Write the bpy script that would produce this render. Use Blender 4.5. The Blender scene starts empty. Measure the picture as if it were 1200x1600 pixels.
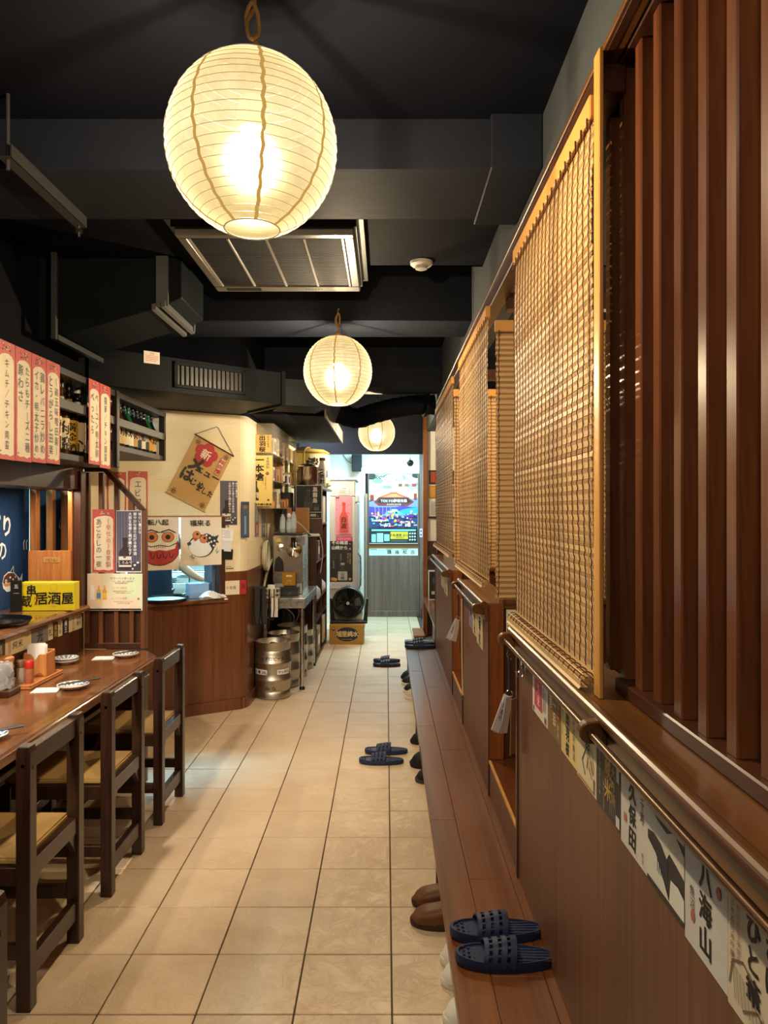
import bpy, bmesh, math, random
from mathutils import Vector, Matrix, Euler
random.seed(7)
S = bpy.context.scene
C = S.collection
PI = math.pi

# ------------------------------------------------------------------ camera
cam = bpy.data.cameras.new('camera'); cam_o = bpy.data.objects.new('camera', cam); C.objects.link(cam_o)
cam_o.location = (0, 0, 1.54); cam_o.rotation_euler = (PI/2, 0, 0)
cam.sensor_fit = 'AUTO'; cam.sensor_width = 36; cam.lens = 1135/1600*36
cam.shift_x = -3/1600; cam.shift_y = -3/1600; cam.clip_start = .02; cam.clip_end = 60
S.camera = cam_o
# ------------------------------------------------------------------ world, exposure, large lights
w = bpy.data.worlds.new('world'); S.world = w; w.use_nodes = True
w.node_tree.nodes['Background'].inputs[0].default_value = (.10, .11, .13, 1)
w.node_tree.nodes['Background'].inputs[1].default_value = .25
S.view_settings.view_transform = 'Standard'; S.view_settings.look = 'None'
S.view_settings.exposure = .92; S.view_settings.gamma = 1; S.view_settings.use_curve_mapping = False
S.cycles.use_denoising = True; S.cycles.max_bounces = 8; S.cycles.sample_clamp_indirect = 4; S.cycles.transparent_max_bounces = 12
S.cycles.caustics_reflective = False; S.cycles.caustics_refractive = False
def area(name, loc, rot, sx, sy, power, color, spread=PI):
    l = bpy.data.lights.new(name, 'AREA'); l.shape = 'RECTANGLE'; l.size = sx; l.size_y = sy; l.energy = power; l.color = color; l.spread = spread
    o = bpy.data.objects.new(name, l); C.objects.link(o); o.location = loc; o.rotation_euler = rot; return o
def point(name, loc, power, color, r=.04):
    l = bpy.data.lights.new(name, 'POINT'); l.energy = power; l.color = color; l.shadow_soft_size = r
    o = bpy.data.objects.new(name, l); C.objects.link(o); o.location = loc; return o
WARM = (1, .85, .63); COOL = (.42, .84, 1.0)
LANTERNS = [(-.313, 1.70, 2.39), (-.278, 4.20, 2.343), (-.10, 7.85, 2.377)]
LP = 620                                                   # watts of one lantern bulb
point('lantern_bulb_light', (-.30, -.85, 2.39), 16, WARM)       # next lantern of the row, behind the camera
area('kitchen_lamp', (-3.0, 3.2, 2.45), (0, 0, 0), .5, 1.6, 90, COOL)
area('kitchen_lamp', (-2.0, 6.95, 2.4), (0, 0, 0), .8, .5, 130, COOL)
area('entrance_lamp', (.05, 9.65, 2.52), (0, 0, 0), 1.0, .5, 50, (.46, .84, 1.0))
area('fridge_fill', (-.82, 8.55, 2.75), (0, math.radians(14), 0), .3, .3, 26, (.9, .97, 1))  # added fill without a fixture, hidden above the soffit, whitens the fridge
area('ceiling_fill', (-.3, .2, 2.74), (0, 0, 0), .9, .5, 6, (1, .90, .76))  # added soft general fill near the camera, no real fixture
area('lintel_strip_lamp', (-1.80, 3.2, 1.645), (0, 0, 0), .03, 1.9, 7, (1, .82, .6))
sp = bpy.data.lights.new('counter_fill_spot', 'SPOT'); sp.energy = 150; sp.color = (1, .88, .70); sp.spot_size = math.radians(58); sp.spot_blend = .8; sp.shadow_soft_size = .05  # added spot, kept out of view, brightens the counter
spo = bpy.data.objects.new('counter_fill_spot', sp); C.objects.link(spo); spo.location = (-1.35, 1.1, 2.55); spo.rotation_euler = (Vector((-1.5, 3.4, .75))-Vector((-1.35, 1.1, 2.55))).to_track_quat('-Z', 'Y').to_euler()
area('bar_lamp', (-.72, 6.0, 2.28), (0, math.radians(20), 0), .15, .9, 4, (1, .85, .62))
for y in (1.0, 3.95, 6.2):
    point('booth_lamp', (1.35, y, 2.25), 20, (1, .72, .42), .08)

# ------------------------------------------------------------------ materials
def lin(c):
    if isinstance(c, str):
        c = c.lstrip('#'); c = [int(c[i:i+2], 16)/255 for i in (0, 2, 4)]
    return tuple((x/12.92 if x <= .04045 else ((x+.055)/1.055)**2.4) for x in c) + (1,)
MATS = {}
def nt(name):
    m = bpy.data.materials.new(name); m.use_nodes = True
    return m, m.node_tree.nodes, m.node_tree.links, m.node_tree.nodes['Principled BSDF']
def col(c, rough=.6, metal=0, spec=.5, key=None):
    k = (c, rough, metal, spec)
    if k in MATS: return MATS[k]
    m, n, l, b = nt('paint_' + c.strip('#'))
    b.inputs['Roughness'].default_value = rough; b.inputs['Metallic'].default_value = metal
    b.inputs['Specular IOR Level'].default_value = spec
    t = n.new('ShaderNodeTexCoord'); q = n.new('ShaderNodeTexNoise'); q.inputs['Scale'].default_value = 35; q.inputs['Detail'].default_value = 3
    h = n.new('ShaderNodeMixRGB'); h.blend_type = 'MULTIPLY'; h.inputs[0].default_value = .12; h.inputs[1].default_value = lin(c)
    l.new(t.outputs['Object'], q.inputs['Vector']); l.new(q.outputs['Fac'], h.inputs[2]); l.new(h.outputs[0], b.inputs['Base Color'])
    MATS[k] = m; return m
def wood(name, dark, light, axis=2, rough=.35, sc=26, coat=0., bump=.08, stretch=.05):
    if name in MATS: return MATS[name]
    m, n, l, b = nt(name)
    t = n.new('ShaderNodeTexCoord'); mp = n.new('ShaderNodeMapping'); v = [1, 1, 1]; v[axis] = stretch; mp.inputs['Scale'].default_value = v
    a = n.new('ShaderNodeTexNoise'); a.inputs['Scale'].default_value = sc; a.inputs['Detail'].default_value = 6; a.inputs['Roughness'].default_value = .65; a.inputs['Distortion'].default_value = .6
    f = n.new('ShaderNodeTexNoise'); f.inputs['Scale'].default_value = sc*6; f.inputs['Detail'].default_value = 2
    x = n.new('ShaderNodeMath'); x.operation = 'MULTIPLY_ADD'; x.inputs[1].default_value = .35; 
    r = n.new('ShaderNodeValToRGB'); r.color_ramp.elements[0].color = lin(dark); r.color_ramp.elements[1].color = lin(light)
    r.color_ramp.elements[0].position = .42; r.color_ramp.elements[1].position = .88
    l.new(t.outputs['Object'], mp.inputs['Vector']); l.new(mp.outputs[0], a.inputs['Vector']); l.new(mp.outputs[0], f.inputs['Vector'])
    l.new(f.outputs['Fac'], x.inputs[0]); l.new(a.outputs['Fac'], x.inputs[2]); l.new(x.outputs[0], r.inputs[0]); l.new(r.outputs[0], b.inputs['Base Color'])
    bp = n.new('ShaderNodeBump'); bp.inputs['Strength'].default_value = bump; bp.inputs['Distance'].default_value = .01
    l.new(a.outputs['Fac'], bp.inputs['Height']); l.new(bp.outputs[0], b.inputs['Normal'])
    b.inputs['Roughness'].default_value = rough; b.inputs['Coat Weight'].default_value = coat; b.inputs['Coat Roughness'].default_value = .15
    MATS[name] = m; return m
def rough_mat(name, c1, c2, scale=8, rough=.7, bump=.15, bscale=40, vec=(1, 1, 1), spec=.3):
    if name in MATS: return MATS[name]
    m, n, l, b = nt(name)
    t = n.new('ShaderNodeTexCoord'); mp = n.new('ShaderNodeMapping'); mp.inputs['Scale'].default_value = vec
    a = n.new('ShaderNodeTexNoise'); a.inputs['Scale'].default_value = scale; a.inputs['Detail'].default_value = 5
    f = n.new('ShaderNodeTexNoise'); f.inputs['Scale'].default_value = bscale; f.inputs['Detail'].default_value = 4
    h = n.new('ShaderNodeMixRGB'); h.inputs[1].default_value = lin(c1); h.inputs[2].default_value = lin(c2)
    l.new(t.outputs['Object'], mp.inputs['Vector']); l.new(mp.outputs[0], a.inputs['Vector']); l.new(mp.outputs[0], f.inputs['Vector'])
    l.new(a.outputs['Fac'], h.inputs[0]); l.new(h.outputs[0], b.inputs['Base Color'])
    bp = n.new('ShaderNodeBump'); bp.inputs['Strength'].default_value = bump; bp.inputs['Distance'].default_value = .01
    l.new(f.outputs['Fac'], bp.inputs['Height']); l.new(bp.outputs[0], b.inputs['Normal'])
    b.inputs['Roughness'].default_value = rough; b.inputs['Specular IOR Level'].default_value = spec
    MATS[name] = m; return m
def metal(name, c, rough=.28, brushed=0):
    if name in MATS: return MATS[name]
    m, n, l, b = nt(name); b.inputs['Base Color'].default_value = lin(c); b.inputs['Metallic'].default_value = 1
    t = n.new('ShaderNodeTexCoord'); q = n.new('ShaderNodeTexNoise'); q.inputs['Scale'].default_value = 30; q.inputs['Detail'].default_value = 4
    x = n.new('ShaderNodeMapRange'); x.inputs['To Min'].default_value = rough*.75; x.inputs['To Max'].default_value = rough*1.3
    l.new(t.outputs['Object'], q.inputs['Vector']); l.new(q.outputs['Fac'], x.inputs['Value']); l.new(x.outputs[0], b.inputs['Roughness'])
    MATS[name] = m; return m
def glass(name, c='#ffffff', rough=.02, alpha=.25):
    if name in MATS: return MATS[name]
    m, n, l, b = nt(name); b.inputs['Base Color'].default_value = lin(c); b.inputs['Roughness'].default_value = rough
    tr = n.new('ShaderNodeBsdfTransparent'); tr.inputs[0].default_value = lin(c); mx = n.new('ShaderNodeMixShader'); mx.inputs[0].default_value = alpha
    l.new(tr.outputs[0], mx.inputs[1]); l.new(b.outputs[0], mx.inputs[2]); l.new(mx.outputs[0], n['Material Output'].inputs[0])
    MATS[name] = m; return m
def emit(name, c, s):
    if name in MATS: return MATS[name]
    m, n, l, b = nt(name); b.inputs['Emission Color'].default_value = lin(c); b.inputs['Emission Strength'].default_value = s; b.inputs['Base Color'].default_value = lin(c)
    MATS[name] = m; return m

W_CHAIR = wood('chair_wood', '#1c0f09', '#3a2117', 2, .34, 22, .15)
W_CHAIRH = wood('chair_wood_crosswise', '#1c0f09', '#3c241a', 1, .34, 22, .15)
W_COUNTER = wood('counter_wood', '#5e3820', '#8e5c38', 1, .16, 12, .5, .03)
W_DARK = wood('dark_wood', '#2c160d', '#4c2a1a', 1, .35, 16)
W_DARKV = wood('dark_wood_upright', '#2c160d', '#54301c', 2, .35, 18)
W_PANEL = wood('panel_laminate', '#5a3720', '#7e5236', 2, .5, 30, 0, .02, .02)
W_POST = wood('post_wood', '#5c2e10', '#8c5020', 2, .4, 34)
W_LEDGE = wood('ledge_wood', '#40240f', '#70451f', 1, .36, 18, .12, .03)
W_SLAT = wood('lattice_wood', '#4a2412', '#7c4a2a', 2, .3, 20, .55, .05)
W_PALE = wood('pale_wood', '#b87a34', '#d8a458', 2, .4, 26)
W_BENCH = wood('bench_wood', '#5a3118', '#82502b', 1, .34, 14, .2, .02, .03)
W_STEP = wood('step_wood', '#4e260e', '#6e3a19', 1, .25, 14, .3, .02)
W_SCREEN = wood('screen_wood', '#4a2816', '#7c4a2a', 2, .4, 24)
W_SHELF = wood('shelf_wood', '#140b07', '#24160f', 1, .5, 16)
W_KITCH = wood('wainscot_wood', '#522e18', '#7c4c2e', 2, .3, 22, .2, .03, .03)
W_BAR = wood('bar_wood', '#7a4a24', '#b8763c', 2, .4, 40)
W_MENU = wood('menu_box_wood', '#a05a28', '#c98a50', 2, .45, 60)
W_DOOR = wood('door_wood', '#4a3d34', '#76685c', 2, .45, 24, 0, .04, .03)
W_FRAME = wood('door_frame_wood', '#6a4a2c', '#8c683f', 0, .4, 30)
NAVY = rough_mat('ceiling_paint', '#090b12', '#0f121a', 3, .75, .1, 18, spec=.08)
NAVY2 = rough_mat('beam_paint', '#191c24', '#22252e', 3, .6, .12, 20, spec=.08)
DUCT = rough_mat('duct_paint', '#101417', '#191e21', 3, .5, .1, 14, spec=.08)
GREYW = rough_mat('upper_wall_paint', '#33373a', '#424649', 2, .8, .2, 20)
CREAM = rough_mat('ribbed_wallpaper', '#e6d8b4', '#efe2c2', 4, .85, .35, 60, (.15, .15, 3))
WHITE = rough_mat('white_wall', '#dfdfd8', '#ecece6', 3, .8, .1, 30)
STEEL = metal('stainless', '#c9c6c0', .28); STEELP = metal('polished_stainless', '#e4dece', .2); CHROME = metal('chrome', '#d8d8d8', .12)
ALU = metal('keg_steel', '#b8b2a4', .36)
BLACK = col('#0c0c0d', .4); BLACKP = col('#101013', .25)
def tile_mat():
    m, n, l, b = nt('glazed_stone_tile')
    t = n.new('ShaderNodeTexCoord'); oi = n.new('ShaderNodeObjectInfo')
    ad = n.new('ShaderNodeVectorMath'); ad.operation = 'ADD'
    ml = n.new('ShaderNodeMath'); ml.operation = 'MULTIPLY'; ml.inputs[1].default_value = 37
    l.new(oi.outputs['Random'], ml.inputs[0]); l.new(t.outputs['Object'], ad.inputs[0]); l.new(ml.outputs[0], ad.inputs[1])
    a = n.new('ShaderNodeTexNoise'); a.inputs['Scale'].default_value = 5; a.inputs['Detail'].default_value = 6
    r = n.new('ShaderNodeValToRGB'); r.color_ramp.elements[0].position = .3; r.color_ramp.elements[1].position = .75
    r.color_ramp.elements[0].color = lin('#d2b694'); r.color_ramp.elements[1].color = lin('#e0c8a8')
    f = n.new('ShaderNodeTexNoise'); f.inputs['Scale'].default_value = 13; f.inputs['Detail'].default_value = 7; f.inputs['Distortion'].default_value = 1.6; f.inputs['Roughness'].default_value = .62
    v = n.new('ShaderNodeMath'); v.operation = 'SUBTRACT'; v.inputs[1].default_value = .5
    v2 = n.new('ShaderNodeMath'); v2.operation = 'ABSOLUTE'; v3 = n.new('ShaderNodeMath'); v3.operation = 'POWER'; v3.inputs[1].default_value = .5
    for q in (a, f): l.new(ad.outputs[0], q.inputs['Vector'])
    l.new(a.outputs['Fac'], r.inputs[0]); l.new(r.outputs[0], b.inputs['Base Color'])
    l.new(f.outputs['Fac'], v.inputs[0]); l.new(v.outputs[0], v2.inputs[0]); l.new(v2.outputs[0], v3.inputs[0])
    bp = n.new('ShaderNodeBump'); bp.inputs['Strength'].default_value = .6; bp.inputs['Distance'].default_value = .006
    l.new(v3.outputs[0], bp.inputs['Height']); l.new(bp.outputs[0], b.inputs['Normal'])
    b.inputs['Roughness'].default_value = .38; b.inputs['Specular IOR Level'].default_value = .45
    return m
TILE = tile_mat()
GROUT = col('#4a3f32', .9)

# ------------------------------------------------------------------ mesh helpers
def smooth_path(pts, n=6):
    P = [Vector(p) for p in pts]; out = []
    for i in range(len(P)-1):
        a, b, c_, d = P[max(i-1, 0)], P[i], P[i+1], P[min(i+2, len(P)-1)]
        for q in range(n):
            u = q/n; out.append(.5*((2*b)+(-a+c_)*u+(2*a-5*b+4*c_-d)*u*u+(-a+3*b-3*c_+d)*u**3))
    return out+[P[-1]]
class MB:
    def __init__(s): s.v = []; s.f = []; s.mi = []; s.m = []; s.cur = 0
    def mat(s, m):
        if m not in s.m: s.m.append(m)
        s.cur = s.m.index(m); return s
    def add(s, vs, fs):
        k = len(s.v); s.v += [tuple(p) for p in vs]
        for f in fs: s.f.append([k+i for i in f]); s.mi.append(s.cur)
        return s
    def box(s, x0, y0, z0, x1, y1, z1):
        x0, x1 = min(x0, x1), max(x0, x1); y0, y1 = min(y0, y1), max(y0, y1); z0, z1 = min(z0, z1), max(z0, z1)
        return s.add([(x0,y0,z0),(x1,y0,z0),(x1,y1,z0),(x0,y1,z0),(x0,y0,z1),(x1,y0,z1),(x1,y1,z1),(x0,y1,z1)],
                     [(3,2,1,0),(4,5,6,7),(0,1,5,4),(1,2,6,5),(2,3,7,6),(3,0,4,7)])
    def obox(s, o, u, v, w):           # oriented box: corner o, edge vectors u v w (right handed)
        o, u, v, w = map(Vector, (o, u, v, w))
        p = [o, o+u, o+u+v, o+v, o+w, o+u+w, o+u+v+w, o+v+w]
        return s.add(p, [(3,2,1,0),(4,5,6,7),(0,1,5,4),(1,2,6,5),(2,3,7,6),(3,0,4,7)])
    def prism(s, poly, o, u, v, w):    # 2D polygon (ccw seen against w) extruded along w
        o, u, v, w = map(Vector, (o, u, v, w)); n = len(poly)
        a = [o + u*x + v*y for x, y in poly]; b = [p + w for p in a]
        fs = [tuple(reversed(range(n))), tuple(range(n, 2*n))] + [(i, (i+1) % n, n+(i+1) % n, n+i) for i in range(n)]
        return s.add(a+b, fs)
    def lathe(s, prof, c=(0, 0, 0), n=20, ax='z', cap=True):
        c = Vector(c); vs = []; fs = []
        for r, z in prof:
            for i in range(n):
                a = 2*PI*i/n; x, y = r*math.cos(a), r*math.sin(a)
                p = (x, y, z) if ax == 'z' else ((x, -z, y) if ax == '-y' else ((z, x, y) if ax == 'x' else (y, z, x)))
                vs.append(c+Vector(p))
        for j in range(len(prof)-1):
            for i in range(n):
                k = (i+1) % n; fs.append((j*n+i, j*n+k, (j+1)*n+k, (j+1)*n+i))
        if cap: fs.append(tuple(reversed(range(n)))); fs.append(tuple(range((len(prof)-1)*n, len(prof)*n)))
        return s.add(vs, fs)
    def tube(s, pts, r, n=8, cap=True):
        pts = [Vector(p) for p in pts]; vs = []; fs = []
        rs = r if isinstance(r, (list, tuple)) else [r]*len(pts)
        up = Vector((0, 0, 1)); t0 = (pts[1]-pts[0]).normalized()
        if abs(t0.dot(up)) > .9: up = Vector((1, 0, 0))
        nn = t0.cross(up).normalized()
        for i, p in enumerate(pts):
            t = (pts[min(i+1, len(pts)-1)]-pts[max(i-1, 0)]).normalized()
            nn = (nn - t*nn.dot(t)).normalized(); bb = t.cross(nn)
            for k in range(n):
                a = 2*PI*k/n; vs.append(p + (nn*math.cos(a)+bb*math.sin(a))*rs[i])
        for j in range(len(pts)-1):
            for i in range(n):
                k = (i+1) % n; fs.append((j*n+i, j*n+k, (j+1)*n+k, (j+1)*n+i))
        if cap: fs.append(tuple(reversed(range(n)))); fs.append(tuple(range((len(pts)-1)*n, len(pts)*n)))
        return s.add(vs, fs)
    def loft(s, rings, cap=True):
        n = len(rings[0]); vs = [p for r in rings for p in r]; fs = []
        for j in range(len(rings)-1):
            for i in range(n):
                k = (i+1) % n; fs.append((j*n+i, j*n+k, (j+1)*n+k, (j+1)*n+i))
        if cap: fs.append(tuple(reversed(range(n)))); fs.append(tuple(range((len(rings)-1)*n, len(rings)*n)))
        return s.add(vs, fs)
    def mesh(s, name, bevel=0, smooth=False, seg=1):
        me = bpy.data.meshes.new(name); me.from_pydata(s.v, [], s.f); me.update()
        for m in s.m: me.materials.append(m)
        me.polygons.foreach_set('material_index', s.mi)
        if bevel or smooth:
            bm = bmesh.new(); bm.from_mesh(me); bmesh.ops.recalc_face_normals(bm, faces=bm.faces)
            if bevel:
                es = [e for e in bm.edges if len(e.link_faces) == 2 and e.calc_face_angle(0) > .6]
                bmesh.ops.bevel(bm, geom=es, offset=bevel, segments=seg, affect='EDGES', clamp_overlap=True)
            if smooth:
                for f in bm.faces: f.smooth = True
                for e in bm.edges:
                    if len(e.link_faces) == 2 and e.calc_face_angle(0) > .7: e.smooth = False
            bm.to_mesh(me); bm.free()
        return me
    def build(s, name, m=None, parent=None, bevel=0, smooth=False, seg=1, loc=None):
        if m is not None: s.m = [m]; s.mi = [0]*len(s.f)
        return link(name, s.mesh(name, bevel, smooth, seg), parent, loc)
def link(name, me, parent=None, loc=None, rot=None):
    o = bpy.data.objects.new(name, me); C.objects.link(o)
    if parent: o.parent = parent
    if loc: o.location = loc
    if rot: o.rotation_euler = rot
    return o
def bx(x0, y0, z0, x1, y1, z1): return MB().box(x0, y0, z0, x1, y1, z1)
def tag(o, label, cat, group=None):
    o['label'] = label; o['category'] = cat
    if group: o['group'] = group
    return o
def thing(name, label, cat, loc=(0, 0, 0), rotz=0, group=None):
    o = bpy.data.objects.new(name, None); C.objects.link(o); o.location = loc; o.rotation_euler = (0, 0, rotz); o.empty_display_size = .05
    return tag(o, label, cat, group)
def struct(o): o['kind'] = 'structure'; return o
def stuff(o): o['kind'] = 'stuff'; return o
def dup(root, loc, rotz=0, label=None, group=None):
    r = root.copy(); C.objects.link(r); r.location = loc; r.rotation_euler = (0, 0, rotz)
    if label: r['label'] = label
    if group: r['group'] = group
    for ch in list(root.children):
        c = ch.copy(); C.objects.link(c); c.parent = r
        for g in ch.children:
            d = g.copy(); C.objects.link(d); d.parent = c
    return r

# ------------------------------------------------------------------ printing: glyphs and flat prints
_fc = bpy.data.curves.new('glyph', 'FONT'); _fc.resolution_u = 2; _fo = bpy.data.objects.new('glyph', _fc); C.objects.link(_fo); _gl = {}
def glyph(ch, off):
    k = (ch, off)
    if k not in _gl:
        _fc.body = ch; _fc.offset = off
        dg = bpy.context.evaluated_depsgraph_get(); dg.update(); me = bpy.data.meshes.new_from_object(_fo.evaluated_get(dg))
        vs = [(v.co.x, v.co.y) for v in me.vertices]; fs = [tuple(p.vertices) for p in me.polygons]; bpy.data.meshes.remove(me)
        xs = [v[0] for v in vs] or [0, .3]; _gl[k] = (vs, fs, min(xs), max(xs))
    return _gl[k]
class Pt(tuple):
    dz = 0.
def text_polys(s, size, vertical=False, off=0., sx=1., jit=0., gap=1.05, colgap=1.25):
    """returns (verts, faces) centred horizontally; vertical: columns run right to left, top at y=0"""
    V = []; F = []
    def put(ch, x, y, sz):
        vs, fs, a, b = glyph(ch, 0); r = random.uniform(-jit, jit); q = 1+random.uniform(-jit, jit)
        cx = (a+b)/2
        for nc, (dx, dy) in enumerate(((0, 0),) if not off else ((-off, 0), (off, 0), (0, -off), (0, off)) if off < .028 else [(0, 0)]+[(off*math.cos(PI*i/4), off*math.sin(PI*i/4)) for i in range(8)]):     # bold: the strokes overlap
            k = len(V)
            for px, py in vs:
                ux, uy = (px-cx)*q*sx+dx, (py-.38)*q+dy
                p = Pt((x+(ux*math.cos(r)-uy*math.sin(r))*sz, y+(ux*math.sin(r)+uy*math.cos(r))*sz)); p.dz = 1.3e-5*nc; V.append(p)
            for f in fs: F.append(tuple(k+i for i in f))
    if vertical:
        cols = s.split('\n')
        for c, line in enumerate(cols):
            x = ((len(cols)-1)/2-c)*size*colgap
            for i, ch in enumerate(line):
                if ch != ' ': put('|' if ch == 'ー' else ch, x, -(i+.5)*size*gap, size)
    else:
        lines = s.split('\n')
        for j, line in enumerate(lines):
            adv = []
            for ch in line:
                if ch == ' ': adv.append(.35); continue
                _, _, a, b = glyph(ch, 0); adv.append((1.0 if ord(ch) > 0x2e00 else (b-a)+.09)*sx)
            tot = sum(adv); x = -tot/2*size
            for ch, a in zip(line, adv):
                if ch != ' ': put(ch, x+a*size/2, ((len(lines)-1)/2-j)*size*1.25, size)
                x += a*size
    return V, F
def print_mesh(items, w, h):
    mb = MB(); z = .0006
    for k, it in enumerate(items):
        t = it[0]; z += .00012
        if t == 't':
            _, s, x, y, size, c = it[:6]; o = it[6] if len(it) > 6 else {}
            V, F = text_polys(s, size*h, o.get('v', False), o.get('b', 0), o.get('sx', 1), o.get('j', 0), o.get('gap', 1.05), o.get('cg', 1.25))
            r = o.get('rot', 0); cr, sr = math.cos(r), math.sin(r)
            mb.mat(col(c)); mb.add([(x*w+p[0]*cr-p[1]*sr, y*h+p[0]*sr+p[1]*cr, z+p.dz) for p in V], F); continue
        if t == 'r': P = [(it[1]*w, it[2]*h), (it[3]*w, it[2]*h), (it[3]*w, it[4]*h), (it[1]*w, it[4]*h)]; c = it[5]
        elif t == 'e': P = [(it[1]*w+it[3]*w*math.cos(2*PI*i/20), it[2]*h+it[4]*h*math.sin(2*PI*i/20)) for i in range(20)]; c = it[5]
        elif t == 'p': P = [(a*w, b*h) for a, b in it[1]]; c = it[2]
        elif t == 'l':
            pts = [Vector((a*w, b*h)) for a, b in it[1]]; wd = it[2]*h/2; c = it[3]; mb.mat(col(c))
            for a, b in zip(pts, pts[1:]):
                d = (b-a); 
                if d.length < 1e-6: continue
                d.normalize(); n = Vector((-d.y, d.x))*wd; d = d*wd*.6
                q = [a-d-n, b+d-n, b+d+n, a-d+n]; mb.add([(p.x, p.y, z) for p in q], [(0, 1, 2, 3)])
            continue
        mb.mat(col(c)); mb.add([(min(max(a, 0), w), min(max(b, 0), h), z) for a, b in P], [tuple(range(len(P)))])
    return mb
def basis(O, U, V):
    U = Vector(U).normalized(); V = Vector(V).normalized(); W = U.cross(V); M = Matrix((U, V, W)).transposed().to_4x4(); M.translation = Vector(O); return M
def poster(name, label, cat, O, U, V, w, h, c, items, group=None, thick=.002, m=None, parent=None, curl=0):
    """thin sheet; O is its lower left corner, U across, V up; the printing is a flat part on its face"""
    n = 8; mb = MB(); vs = []; fs = []
    for i in range(n+1):
        t = i/n; zz = curl*math.sin(PI*t)
        vs += [(0, h*t, zz-thick), (w, h*t, zz-thick), (w, h*t, zz), (0, h*t, zz)]
    if not curl:
        mb.box(0, 0, -thick, w, h, 0)
    else:
        for i in range(n):
            k = i*4
            for a, b in ((0, 1), (1, 2), (2, 3), (3, 0)): fs.append((k+b, k+a, k+4+a, k+4+b))
        fs += [(0, 1, 2, 3), (n*4+3, n*4+2, n*4+1, n*4)]; mb.add(vs, fs)
    o = mb.build(name, m or col(c, .55), parent)
    o.matrix_world = basis(O, U, V) if parent is None else o.matrix_world
    if parent is not None: o.matrix_local = basis(O, U, V)
    if label: tag(o, label, cat, group)
    if items: print_mesh(items, w, h).build('printing', None, o)
    return o
EX, EY, EZ = Vector((1, 0, 0)), Vector((0, 1, 0)), Vector((0, 0, 1))
AW0 = Vector((-1.13, 5.64, 0)); AE = Vector((.8499, .5269, 0)); AN = Vector((.5269, -.8499, 0))
def onwall(u, z, d=.003): return AW0 + AE*u + AN*d + EZ*z
# ------------------------------------------------------------------ the room
floor = struct(bx(-4.2, -2, -.1, 2.3, 10.7, -.006).build('floor', GROUT))
T0 = .019; tw = .30
def tilemesh(w_, d_): return bx(0, 0, -.02, w_-.005, d_-.005, 0).mesh('tile', .0018)
tfull = tilemesh(.3, .3); tfull.materials.append(TILE); tnar = tilemesh(.131, .3); tnar.materials.append(TILE)
Y0 = 1748/(1491-797)-.3*3
for r in range(31):
    for k in range(-6, 2):
        if k == -6 and r > 17: continue
        o = link('tile', tnar if k == 1 else tfull, floor, (T0+tw*k+.0025, Y0+tw*r+.0025, random.uniform(-.0006, .0006)))
# tiles beyond the bench, right side of the far corridor
ceil_ = struct(MB().box(-4.2, -2, 2.80, 2.3, 3.76, 2.9).box(-4.2, 3.76, 3.0, 2.3, 10.7, 3.1).box(-4.2, 3.74, 2.80, 2.3, 3.76, 3.1).build('ceiling', NAVY))
def beam(y0, y1, z0, z1, x0=-2.6, x1=.5): return bx(x0, y0, z0, x1, y1, z1).build('beam', NAVY2, ceil_, .004)
beam(2.34, 2.75, 2.64, 2.82); beam(4.23, 4.62, 2.64, 3.0); beam(6.5, 6.9, 2.64, 3.0)
bx(.335, 2.31, 2.63, .50, 2.78, 2.82).build('beam_pad', NAVY2, ceil_, .004)
struct(bx(.50, -2, 2.51, .62, 8.95, 3.0).build('trim_1', GREYW))
struct(bx(-1.087, 9.10, 2.245, .50, 9.20, 3.0).build('trim_2', NAVY2))           # bulkhead before the entrance
struct(bx(-4.2, -2.1, -.1, 2.3, -2, 3.1).build('wall_rear', GREYW))
struct(bx(2.2, -2, -.1, 2.3, 10.7, 3.1).build('wall_right', W_DARKV))
struct(bx(-4.3, -2, -.1, -4.2, 10.7, 3.1).build('wall_kitchen', WHITE))
# far wall with the entrance opening
fw = MB().box(-4.2, 10.56, -.1, -.30, 10.66, 3.1).box(.56, 10.56, -.1, 2.3, 10.66, 3.1).box(-.30, 10.56, 2.075, .56, 10.66, 3.1)
struct(fw.build('wall_far', WHITE))
# white cross wall closing the booth row
wb = struct(bx(.51, 8.95, 0, 2.2, 9.05, 3.0).build('wall_booth_end', WHITE))
struct(bx(.455, 8.88, 0, .51, 9.0, 2.78).build('trim_3', W_POST, None, .003))
bx(.512, 8.93, 0, 2.2, 8.955, 1.16).build('wainscot', W_DARKV, wb)
# dining-side wall (left) with its pass-through
wl = MB().mat(W_DARKV).box(-2.0, -2, 0, -1.74, 4.18, .955).box(-2.0, -2, 1.656, -1.74, 4.18, 1.775).mat(NAVY).box(-2.0, -2, 1.775, -1.74, 4.20, 2.8)
wl.mat(W_DARKV).box(-2.0, -2, .955, -1.74, 1.6, 1.656)
wall_left = struct(wl.build('wall_left', None, None, .002))
MB().prism([(-1.78, 4.18), (-1.742, 4.18), (-2.0, 4.76), (-2.04, 4.76)], (0, 0, 0), EX, EY, EZ*1.656).build('jamb_panel', W_DARKV, wall_left)
bx(-2.02, 4.76, 0, -1.97, 5.12, 2.27).build('jamb_return', CREAM, wall_left)
bx(-1.775, 4.10, .99, -1.72, 4.175, 1.76).build('jamb_post', W_DARKV, wall_left, .003)
bx(-1.79, 4.085, .99, -1.765, 4.10, 1.656).build('jamb_stop', W_BAR, wall_left, .002)
led = MB().prism([(-2.06, .955), (-1.725, .955), (-1.70, .968), (-1.695, .982), (-1.70, .994), (-1.72, 1.0), (-2.06, 1.0)], (0, -1.5, 0), EX, EZ, Vector((0, 5.66, 0)))
led.build('ledge', W_COUNTER, wall_left)
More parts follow.
